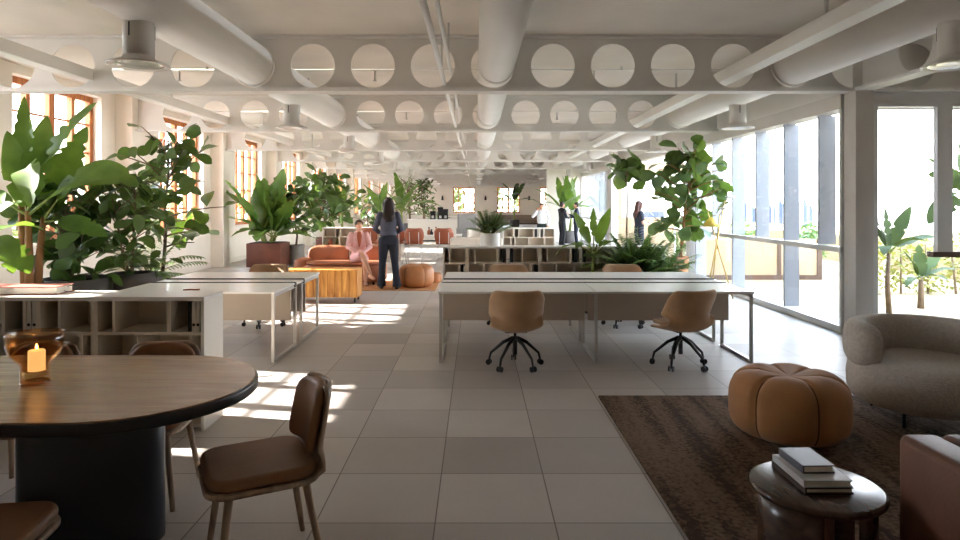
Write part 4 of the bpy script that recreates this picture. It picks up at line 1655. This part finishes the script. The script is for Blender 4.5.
# ---- stools, high table, counter
def stool(loc, rz, label):
    t = thing('counter_stool', label, 'stool', loc, rz, 'rust leather stools at the high table')
    rows = []
    for i in range(8):
        k = i / 7
        z = .60 + .37 * k
        w = .5 * (1 - .3 * max(0, (k - .5) / .5) ** 2.5) * (1 - .25 * max(0, (.4 - k) / .4) ** 2)
        rows.append([((-1 + 2 * j / 8) * w / 2, -.2 - .05 * k + .09 * (abs(-1 + j / 4)) ** 2, z) for j in range(9)])
    MB().slab(rows, .03).build('backrest', M_['rust'], t, sub=1)
    MB().prism(rrect(-.22, .22, -.2, .22, .09, 6), .54, .6, .02, 3).build('seat', M_['rust'], t)
    for sx in (-1, 1):
        for sy in (-1, 1):
            MB().tube([(sx * .15, sy * .15, .545), (sx * .2, sy * .2, 0)], [.011, .009], 8).build('leg', M_['steel'], t)
        MB().tube([(sx * .12, -.2, .5), (sx * .12, -.262, .66), (sx * .12, -.28, .86)], .008, 8).build('back_strut', M_['steel'], t)
    b = MB()
    z = .2
    q = .185
    b.tube([(-q, -q, z), (q, -q, z)], .007, 6).tube([(-q, q, z), (q, q, z)], .007, 6).tube([(-q, -q, z), (-q, q, z)], .007, 6).tube([(q, -q, z), (q, q, z)], .007, 6)
    b.build('foot_rail', M_['steel'], t)
    return t


st = stool((-1.62, 17.0, 0), 0, 'rust leather stool at the high table, second from the right end')
dup(st, (-.85, 17.0, 0), R(3), 'rust leather stool at the right end of the high table')
dup(st, (-2.12, 17.2, 0), R(-8), 'rust leather stool half hidden just right of the standing woman')
dup(st, (-2.82, 17.3, 0), R(-20), 'rust leather stool left of the standing woman, behind the seated woman')
t = thing('high_table', 'long white high table in front of the rust stools', 'table', (-2.3, 17.75, 0))
MB().box(0, 1.9, 0, .8, .7, .735, .004, 1).build('tabletop', M_['white'], t)
for x in (.15, 1.65):
    MB().box(x, x + .06, .05, .75, 0, .7).build('leg', M_['beige'], t)
for i, (px, h, mm, lb) in enumerate(((429, .19, 'rust', 'orange bottle on the high table between the two right stools'), (431.5, .13, 'green', 'dark green jar on the high table'), (436, .2, 'poufl', 'amber bottle at the right end of the high table'))):
    t = thing('bottle', lb, 'bottle', (X(px, 18), 18.0, .735))
    MB().lathe([(0, 0), (.045, 0), (.05, .01), (.05, h * .55), (.02, h * .75), (.02, h), (0, h)], 16).build('glass_body', M_[mm], t)
    MB().lathe([(0, h), (.024, h), (.024, h + .025), (0, h + .025)], 12).build('cap', M_['dark'], t)

t = thing('coffee_counter', 'white kitchen counter block beyond the rust stools', 'counter', (-2.95, 27.2, 0))
MB().box(0, 2.5, 0, .9, .9, .945, .004, 1).build('worktop', M_['white'], t)
MB().box(.05, 2.45, .05, .85, .06, .9).build('counter_body', M_['whitep'], t)
MB().box(.1, 2.4, .1, .8, 0, .06).build('plinth', M_['dark'], t)
for i, (px, lb) in enumerate(((433, 'dark coffee machine on the white counter, left one'), (440.5, 'tall dark coffee machine on the white counter, middle one'), (445.5, 'dark coffee machine on the white counter, right one'))):
    h = (.33, .5, .42)[i]
    t = thing('coffee_machine', lb, 'coffee machine', (X(px, 27.6), 27.55, .945))
    MB().box(-.12, .12, -.15, .15, .0, .04, .01, 2).build('drip_base', M_['dark'], t)
    MB().box(-.11, .11, .02, .15, .04, h, .015, 2).build('body', M_['dark'], t)
    MB().box(-.12, .12, -.13, .15, h - .1, h + .02, .02, 2).build('brew_head', M_['dark'], t)
    MB().lathe([(0, .04), (.05, .04), (.06, .1), (.05, .16), (0, .16)], 14, Matrix.Translation((0, -.06, 0))).build('jug', M_['steel'], t)
t = thing('back_counter', 'second white counter behind the coffee counter', 'counter', (-2.2, 33, 0))
MB().box(0, 2.3, 0, .8, .9, .95).build('worktop', M_['white'], t)
MB().box(.05, 2.25, .05, .75, 0, .9).build('counter_body', M_['whitep'], t)
t = thing('lounge_sofa', 'cream sofa seen over the left end of the long bookcase', 'sofa', (-.62, 15.2, 0))
MB().box(0, 1.25, .0, .24, .06, .80, .05, 3).build('backrest', M_['sofaw'], t)
MB().box(0, .6, .245, .9, .06, .42, .04, 3).build('seat_cushion', M_['sofaw'], t)
MB().box(.605, 1.25, .245, .9, .06, .42, .04, 3).build('seat_cushion', M_['sofaw'], t)
MB().box(.62, .63, -.004, .01, .1, .76).build('seam', M_['beige'], t)
for x in (.1, 1.15):
    for y in (.1, .8):
        MB().tube([(x, y, 0), (x, y, .07)], .02, 8).build('leg', M_['dark'], t)
t = thing('wing_chair', 'tall grey armchair beside the white counter', 'armchair', (-.28, 25, 0), R(15))
MB().prism(rrect(-.38, .38, .22, .38, .06, 4), .1, 1.2, .04, 3).build('backrest', M_['greyf'], t)
MB().box(-.36, .36, -.4, .215, .1, .45, .05, 3).build('seat', M_['greyf'], t)
for sx in (-.42, .365):
    MB().box(sx, sx + .055, -.35, .38, .1, .65, .02, 2).build('armrest', M_['greyf'], t)
for x in (-.3, .3):
    for y in (-.3, .3):
        MB().tube([(x, y, 0), (x, y, .11)], .015, 8).build('leg', M_['dark'], t)
t = thing('white_tub_chair', 'white tub chair in front of the tall grey armchair', 'armchair', (.12, 22.5, 0))
MB().lathe([(0, .12), (.36, .12), (.38, .2), (.38, .4), (.33, .44), (0, .44)], 28).build('seat', M_['sofaw'], t)
rows = []
for z in (.2, .4, .6, .72):
    rows.append([(.38 * math.cos(R(-20 + 220 * i / 16)), .38 * math.sin(R(-20 + 220 * i / 16)), z) for i in range(17)])
MB().slab(rows, .05).build('backrest', M_['sofaw'], t)
for k in range(4):
    MB().tube([(.25 * math.cos(k * PI / 2 + .8), .25 * math.sin(k * PI / 2 + .8), 0), (.25 * math.cos(k * PI / 2 + .8), .25 * math.sin(k * PI / 2 + .8), .125)], .012, 8).build('leg', M_['dark'], t)
t = thing('banquette', 'long taupe upholstered bench along the far wall', 'bench', (1.6, 50.05, 0))
MB().box(0, 4.0, .62, .9, .4, .74, .03, 2).build('backrest', M_['taupef'], t)
MB().box(0, 4.0, 0, .9, .08, .4, .03, 2).build('seat', M_['taupef'], t)
MB().box(.05, 3.95, .08, .85, 0, .08).build('plinth', M_['dark'], t)
for i, (px, lb) in enumerate(((442.5, 'dark wall lamp left of the left far window'), (485.5, 'dark wall lamp between the two far windows'), (529, 'lit wall lamp right of the right far window'))):
    t = thing('wall_lamp', lb, 'wall lamp', (X(px, FAR), FAR, 1.95))
    MB().box(-.05, .05, -.02, 0, -.05, .1).build('wall_plate', M_['dark'], t)
    MB().lathe([(.05, .3), (.1, -.02), (.09, -.02), (.04, .29)], 20, Matrix.Translation((0, -.14, 0)), True).build('shade', M_['dark'], t)
    MB().bar((0, -.01, .05), (0, -.12, .2), .02).build('arm', M_['dark'], t)
    MB().ell((0, -.14, .06), (.045, .045, .06)).build('bulb', M_['sconce'] if i == 2 else M_['sofaw'], t)

# ---- tripod lamp by the glass
t = thing('tripod_lamp', 'brass tripod floor lamp with a yellow shade by the glass wall', 'floor lamp', (X(716.5, 10.9), 10.9, 0))
for (x, y), tp in (((-.22, -.12), (.16, .05, 1.66)), ((.24, -.1), (-.15, .02, 1.5)), ((.02, .3), (.03, -.06, 1.42))):
    MB().tube([(x, y, 0), tp], [.011, .011], 10).build('leg', M_['brass'], t)
MB().ell((.01, 0, .86), (.03, .03, .03)).build('joint', M_['brass'], t)
for (p, q, mm, top) in (((.16, .05, 1.66), (.24, .0, 1.69), 'white', 1), ((-.15, .02, 1.5), (-.12, -.06, 1.28), 'yellow', 0), ((.03, -.06, 1.42), (.09, -.06, 1.5), 'white', 1)):
    a = MB().tube([p, q], .008, 8).build('lamp_arm', M_['brass'], t)
    T = Matrix.Translation(q)
    if top:
        b = MB().lathe([(.02, .0), (.09, .035), (.08, .045), (.015, .02)], 20, T, True)
    else:
        b = MB().lathe([(.025, .1), (.14, -.06), (.13, -.062), (.02, .09)], 24, T, True)
    b.build('lamp_shade', M_[mm], a)
# ================================================================== PEOPLE


def remesh(mb, name, vox, it=4):
    me = mb.mesh(name)
    o = bpy.data.objects.new(name, me)
    C.objects.link(o)
    q = o.modifiers.new('r', 'REMESH')
    q.mode = 'VOXEL'
    q.voxel_size = vox
    q = o.modifiers.new('s', 'SMOOTH')
    q.factor = .5
    q.iterations = it
    bpy.context.view_layer.update()
    dg = bpy.context.evaluated_depsgraph_get()
    out = bpy.data.meshes.new_from_object(o.evaluated_get(dg))
    out.name = name
    bpy.data.objects.remove(o)
    bpy.data.meshes.remove(me)
    for p in out.polygons:
        p.use_smooth = True
    return out


def limb(b, pts, r, n=12):
    """round limb through the joints with ball joints"""
    b.tube(pts, r, n)
    for p, q in zip(pts, r):
        q = q if isinstance(q, tuple) else (q, q)
        b.ell(p, (max(q), max(q), max(q)) if q[0] == q[1] else (q[0], q[1], min(q)), 12)


BASE = dict(pelvis=(0, 0, .93), waist=(0, .01, 1.08), chest=(0, 0, 1.28), shl=(0, -.01, 1.41), neck=(0, -.005, 1.46), head=(0, .02, 1.585),
            shL=(-.17, -.01, 1.385), elL=(-.215, -.03, 1.12), wrL=(-.215, .05, .88), haL=(-.21, .08, .81),
            shR=(.17, -.01, 1.385), elR=(.215, -.03, 1.12), wrR=(.215, .05, .88), haR=(.21, .08, .81),
            hiL=(-.085, 0, .9), knL=(-.1, .025, .49), anL=(-.105, -.02, .085), toL=(-.12, .13, .03),
            hiR=(.085, 0, .9), knR=(.1, .025, .49), anR=(.105, -.02, .085), toR=(.12, .13, .03))


def hand(b, w, h, el):
    """palm, four bent fingers of unequal length and a thumb off the side"""
    w, h = Vector(w), Vector(h)
    d = (h - w).normalized()
    s = d.cross(V(0, 1, .3))
    if s.length < .1:
        s = d.cross(V(1, 0, 0))
    s.normalize()
    n = d.cross(s).normalized()
    pc = w + d * .045
    b.tube([w, w + d * .03, w + d * .085], [(.024, .018), (.036, .016), (.038, .013)], 12, s)
    for k, (o, L) in enumerate(((-.029, .062), (-.01, .074), (.01, .07), (.028, .055))):
        p0 = w + d * .075 + s * o
        p1 = p0 + d * (L * .5) + n * .006
        p2 = p1 + d * (L * .42) + n * .022
        b.tube([p0, p1, p2], [.0095, .0088, .0075], 8)
        b.ell(p2, (.0075, .0075, .0075), 8)
    q0 = w + d * .03 + s * -.03
    q1 = q0 + d * .03 - s * .022 + n * .01
    q2 = q1 + d * .03 + n * .012
    b.tube([q0, q1, q2], [.013, .011, .008], 8)


def person(name, label, loc, rz, scale, pose, spec):
    J = dict(BASE)
    J.update(pose)
    J = {k: Vector(v) for k, v in J.items()}
    fem = spec.get('fem')
    sw = .9 if fem else 1.06
    for k in ('shL', 'shR'):
        J[k].x = J['shl'].x + (J[k].x - J['shl'].x) * sw
    t = thing(name, label, 'person', loc, rz)
    t.scale = (scale,) * 3
    yaw = Matrix.Rotation(R(spec.get('yaw', 0)), 4, 'Z') @ Matrix.Rotation(R(spec.get('nod', 0)), 4, 'X')
    HM = Matrix.Translation(J['head']) @ yaw
    # ---- body
    b = MB()
    wv = .115 if fem else .14
    torso = [(J['pelvis'] - V(0, 0, .06), (.13, .095)), (J['pelvis'], (.145, .1)), (J['waist'], (wv, .085)), (J['chest'], (.145 * sw, .1)), (J['shl'], (.12 * sw, .07)), (J['neck'], (.05, .05))]
    b.tube([p for p, r in torso], [r for p, r in torso], 16, (1, 0, 0))
    b.tube([J['neck'] - V(0, 0, .05), J['head'] - V(0, .02, .06)], [.052, .048], 12)
    # head: skull, jaw, nose, lips, ears
    b.ell((0, -.012, .03), (.074, .092, .09), 16, HM)
    b.ell((0, .02, -.035), (.056, .066, .07), 16, HM)
    b.ell((0, .045, -.075), (.034, .032, .03), 12, HM)
    b.tube([(0, .082, .02), (0, .1, -.012), (0, .098, -.03)], [.009, .014, .012], 8, M=HM)
    b.ell((0, .083, -.058), (.022, .01, .009), 10, HM)
    for s in (-1, 1):
        b.ell((s * .074, -.008, -.005), (.011, .02, .032), 10, HM)
        b.ell((s * .03, .07, .033), (.02, .014, .007), 8, HM)
    for s in 'LR':
        limb(b, [J['sh' + s], J['sh' + s].lerp(J['el' + s], .4), J['el' + s], J['el' + s].lerp(J['wr' + s], .3), J['wr' + s]], [.05, .043, .036, .036, .025])
        hand(b, J['wr' + s], J['ha' + s], J['el' + s])
        limb(b, [J['hi' + s], J['hi' + s].lerp(J['kn' + s], .4), J['kn' + s], J['kn' + s].lerp(J['an' + s], .35), J['an' + s]], [.085, .072, .05, .053, .034])
        b.ell(J['an' + s] - V(0, 0, .02), (.034, .036, .05))
        b.tube([J['an' + s] - V(0, 0, .045) - (J['to' + s] - J['an' + s]) * .15, J['an' + s].lerp(J['to' + s], .5) - V(0, 0, .02), J['to' + s]], [(.032, .035), (.042, .03), (.036, .02)], 12, (1, 0, 0))
    link('body', remesh(b, 'body', .0075, 3), M_['skin'], t)
    # ---- eyes and lips
    for s in (-1, 1):
        MB().ell((s * .03, .078, .018), (.012, .006, .008), 10, HM).build('eye', M_['dark'], t)
    MB().ell((0, .091, -.058), (.02, .006, .0075), 10, HM).build('lips', M_['rusttop'], t)
    # ---- trousers or skirt
    cl = spec['leg']
    b = MB()
    b.tube([J['pelvis'] - V(0, 0, .1), J['pelvis'] - V(0, 0, .02), J['waist'] - V(0, 0, .05)], [(.16, .115), (.165, .118), (wv + .022, .103)], 16, (1, 0, 0))
    for s in 'LR':
        an = J['an' + s] - V(0, 0, .03)
        if cl == 'skirt':
            limb(b, [J['hi' + s], J['hi' + s].lerp(J['kn' + s], .5), J['hi' + s].lerp(J['kn' + s], .86)], [.105, .095, .085])
        else:
            fl = spec.get('flare', .062)
            limb(b, [J['hi' + s], J['hi' + s].lerp(J['kn' + s], .5), J['kn' + s], J['kn' + s].lerp(an, .5)], [.1, .09, .07, .066])
            b.tube([J['kn' + s], J['kn' + s].lerp(an, .5), an], [.07, .066, fl], 14)
    link('skirt' if cl == 'skirt' else 'trousers', remesh(b, 'legs', .011, 4), M_[spec['legm']], t)
    # ---- top
    b = MB()
    hem = spec.get('hem', .02)
    tt = [(J['pelvis'] + V(0, 0, -hem), (.172 if hem > 0 else .16, .126)), (J['waist'], (wv + .032, .115)), (J['chest'], (.145 * sw + .028, .128)), (J['shl'] - V(0, 0, .02), (.155 * sw, .085)), (J['shl'] + V(0, 0, .03), (.09, .068)), (J['neck'] + V(0, 0, .015), (.064, .062))]
    b.tube([p for p, r in tt], [r for p, r in tt], 18, (1, 0, 0))
    for s in 'LR':
        sl = spec.get('sleeve', 1)
        if sl == 1:
            limb(b, [J['sh' + s], J['sh' + s].lerp(J['el' + s], .5), J['el' + s], J['el' + s].lerp(J['wr' + s], .92)], [.068, .06, .053, .042])
        else:
            limb(b, [J['sh' + s], J['sh' + s].lerp(J['el' + s], sl)], [.068, .06])
    link(spec.get('topname', 'shirt'), remesh(b, 'top', .0105, 4), M_[spec['topm']], t)
    if spec.get('inner'):
        b = MB()
        c = J['chest']
        b.tube([c + V(0, .119, -.13), c + V(0, .126, -.03), c + V(0, .1, .09), J['neck'] + V(0, .066, -.01)], [(.012, .012), (.035, .014), (.05, .014), (.035, .012)], 12, (1, 0, 0))
        b.build('shirt_front', M_[spec['inner']], t)
    # ---- shoes
    for s in 'LR':
        b = MB()
        a, to = J['an' + s], J['to' + s]
        d = (to - a)
        d.z = 0
        d = d.normalized() if d.length > .02 else V(0, 1, 0)
        b.tube([a - V(0, 0, .05) - d * .05, a - V(0, 0, .04), a.lerp(to, .55) - V(0, 0, .012), to + d * .03], [(.036, .034), (.042, .044), (.047, .036), (.03, .018)], 14, d.cross(UP))
        link('shoe', remesh(b, 'shoe', .009, 3), M_[spec.get('shoe', 'shoe')], t)
    # ---- hair
    b = MB()
    b.ell((0, -.026, .045), (.084, .096, .088), 18, HM)
    if spec['hair'] == 'long':
        b.tube([HM @ V(0, -.04, .08), HM @ V(0, -.075, -.02), HM @ V(0, -.085, -.13), J['shl'] + V(0, -.105, -.05), J['shl'] + V(.01, -.115, -.16)], [(.07, .05), (.096, .056), (.112, .056), (.118, .05), (.07, .03)], 16, (1, 0, 0))
        for s in (-1, 1):
            b.tube([HM @ V(s * .06, .03, .07), HM @ V(s * .084, 0, 0), HM @ V(s * .082, -.03, -.1), J['shl'] + V(s * .085, -.06, -.06)], [.03, .032, .035, .025], 10)
    elif spec['hair'] == 'tied':
        b.ell((0, -.11, -.02), (.035, .03, .045), 10, HM)
        b.tube([HM @ V(-.05, .06, .075), HM @ V(0, .078, .085), HM @ V(.05, .06, .075)], [.018, .02, .018], 8)
        for s in (-1, 1):
            b.tube([HM @ V(s * .05, .055, .07), HM @ V(s * .078, .02, .01)], [.02, .012], 8)
    else:
        b.tube([HM @ V(-.055, .05, .085), HM @ V(0, .07, .095), HM @ V(.055, .05, .085)], [.02, .026, .02], 8)
        b.ell((0, -.05, -.02), (.074, .056, .06), 14, HM)
    h = remesh(b, 'hair', .009, 3)
    link('hair', h, M_[spec.get('hairm', 'hair')], t)
    return t


# woman standing in front of the sofa, seen from behind
person('person', 'woman seen from behind in slate blouse and navy trousers standing on the jute rug', (X(388.5, 11.95), 11.95, .0125), R(12), 1.0,
       dict(elL=(-.25, .0, 1.13), wrL=(-.16, .18, 1.05), haL=(-.1, .24, 1.07), elR=(.24, -.01, 1.12), wrR=(.14, .19, 1.02), haR=(.08, .25, 1.04),
            hiL=(-.09, 0, .9), knL=(-.11, .03, .49), anL=(-.13, .05, .085), toL=(-.16, .2, .03), hiR=(.09, 0, .9), knR=(.12, .0, .49), anR=(.15, -.09, .085), toR=(.2, .05, .03)),
       dict(fem=1, leg='trousers', legm='navy', flare=.085, topm='slate', topname='blouse', hair='long', nod=-6, hem=-.06))

# woman in pink on the sofa
sz = .47
person('person', 'woman in pink striped blazer sitting cross-legged on the cognac sofa', (X(358, 12.55), 12.62, .015), R(196), .955,
       dict(pelvis=(0, 0, .56), waist=(0, .01, .71), chest=(.0, .04, .92), shl=(0, .05, 1.05), neck=(0, .06, 1.10), head=(0, .11, 1.22),
            shL=(-.17, .05, 1.02), elL=(-.22, .14, .78), wrL=(-.06, .3, .68), haL=(.02, .34, .66), shR=(.17, .05, 1.02), elR=(.23, .12, .79), wrR=(.07, .31, .7), haR=(0, .36, .7),
            hiL=(-.085, .02, .545), knL=(-.08, .43, .56), anL=(-.09, .46, .11), toL=(-.09, .6, .05), hiR=(.085, .02, .55), knR=(-.02, .46, .66), anR=(-.17, .62, .27), toR=(-.22, .74, .18)),
       dict(fem=1, leg='skirt', legm='pink', topm='pink', topname='blazer', inner='rusttop', hair='tied', nod=12, hem=.0, shoe='shoet'))

# two men in suits
person('person', 'man in dark suit with white shirt, left of the two talking men', (X(562, 24.5), 24.5, 0), R(-68), .985,
       dict(elL=(-.24, .06, 1.15), wrL=(-.1, .27, 1.1), haL=(-.04, .34, 1.12), elR=(.24, .06, 1.12), wrR=(.1, .26, 1.08), haR=(.04, .33, 1.1)),
       dict(leg='trousers', legm='suit', topm='suit', topname='jacket', inner='shirt', hair='short', hem=.1, yaw=10))
person('person', 'man in dark navy suit facing left, right of the two talking men', (X(576.5, 24.7), 24.7, 0), R(78), .975,
       dict(elL=(-.24, .05, 1.14), wrL=(-.13, .28, 1.12), haL=(-.08, .36, 1.14), elR=(.25, .08, 1.15), wrR=(.2, .3, 1.22), haR=(.18, .36, 1.27)),
       dict(leg='trousers', legm='navy', topm='navy', topname='jacket', inner='shirt', hair='short', hem=.1))
t = thing('paper_sheet', 'white sheet of paper held by the left man in a suit', 'paper', (X(567.6, 24.35), 24.42, 1.12), R(-68))
MB().box(-.1, .1, -.07, .07, 0, .004).build('sheet', M_['paper'], t).rotation_euler = (R(35), 0, 0)
# man in the white shirt
person('person', 'man in white shirt and dark green trousers holding a hand to his face', (X(542.5, 22), 22.2, 0), R(168), .955,
       dict(elR=(.32, .08, 1.22), wrR=(.17, .14, 1.44), haR=(.11, .13, 1.53), elL=(-.27, -.02, 1.13), wrL=(-.23, .08, .9), haL=(-.22, .11, .83)),
       dict(leg='trousers', legm='green', topm='shirt', hair='short', hairm='hairb', hem=-.04, nod=-8))
# woman outside by the tall fig
person('person', 'woman in navy short-sleeved top with long brown hair, behind the tall fig plants', (X(639, 17.2), 17.2, -.03), R(-80), 1.0,
       dict(elL=(-.23, .02, 1.12), wrL=(-.12, .22, 1.1), haL=(-.06, .28, 1.12), elR=(.23, .02, 1.12), wrR=(.13, .23, 1.08), haR=(.08, .3, 1.1)),
       dict(fem=1, leg='trousers', legm='navy', topm='navy', sleeve=.62, hair='long', hairm='hairb', hem=-.03))
# ================================================================== CAMERA, LIGHT
sc = bpy.context.scene
cam = bpy.data.cameras.new('camera')
co = bpy.data.objects.new('camera', cam)
C.objects.link(co)
co.location = (0, 0, CH)
co.rotation_euler = (R(90), 0, 0)
cam.sensor_width = 36
cam.lens = 36 * F / 960
cam.shift_x = (480 - PX) / 960
cam.shift_y = -(270 - PY) / 960
cam.clip_end = 3000
sc.camera = co

w = bpy.data.worlds.new('sky')
sc.world = w
w.use_nodes = True
n, l = w.node_tree.nodes, w.node_tree.links
n.clear()
out = n.new('ShaderNodeOutputWorld')
bg = n.new('ShaderNodeBackground')
tc = n.new('ShaderNodeTexCoord')
sp = n.new('ShaderNodeSeparateXYZ')
r = n.new('ShaderNodeValToRGB')
l.new(tc.outputs['Generated'], sp.inputs[0])
l.new(sp.outputs[2], r.inputs[0])
r.color_ramp.elements[0].position = 0
r.color_ramp.elements[0].color = (1, 1, 1, 1)
r.color_ramp.elements[1].position = .7
r.color_ramp.elements[1].color = (.58, .76, 1, 1)
l.new(r.outputs[0], bg.inputs[0])
bg.inputs[1].default_value = SKY
l.new(bg.outputs[0], out.inputs[0])

s = bpy.data.lights.new('sun', 'SUN')
s.energy = SUN
s.angle = R(.6)
s.color = (1, .93, .86)
so = bpy.data.objects.new('sun', s)
C.objects.link(so)
so.location = (-20, 5, 15)
so.rotation_euler = V(5.85, -1.15, -3.4).to_track_quat('-Z', 'Y').to_euler()

sc.view_settings.view_transform = 'Standard'
sc.view_settings.look = 'None'
sc.view_settings.gamma = 1
sc.view_settings.exposure = EXPO
try:
    sc.cycles.max_bounces = 14
    sc.cycles.diffuse_bounces = 8
    sc.cycles.transparent_max_bounces = 24
    sc.cycles.caustics_reflective = False
    sc.cycles.sample_clamp_indirect = 6
except Exception:
    pass
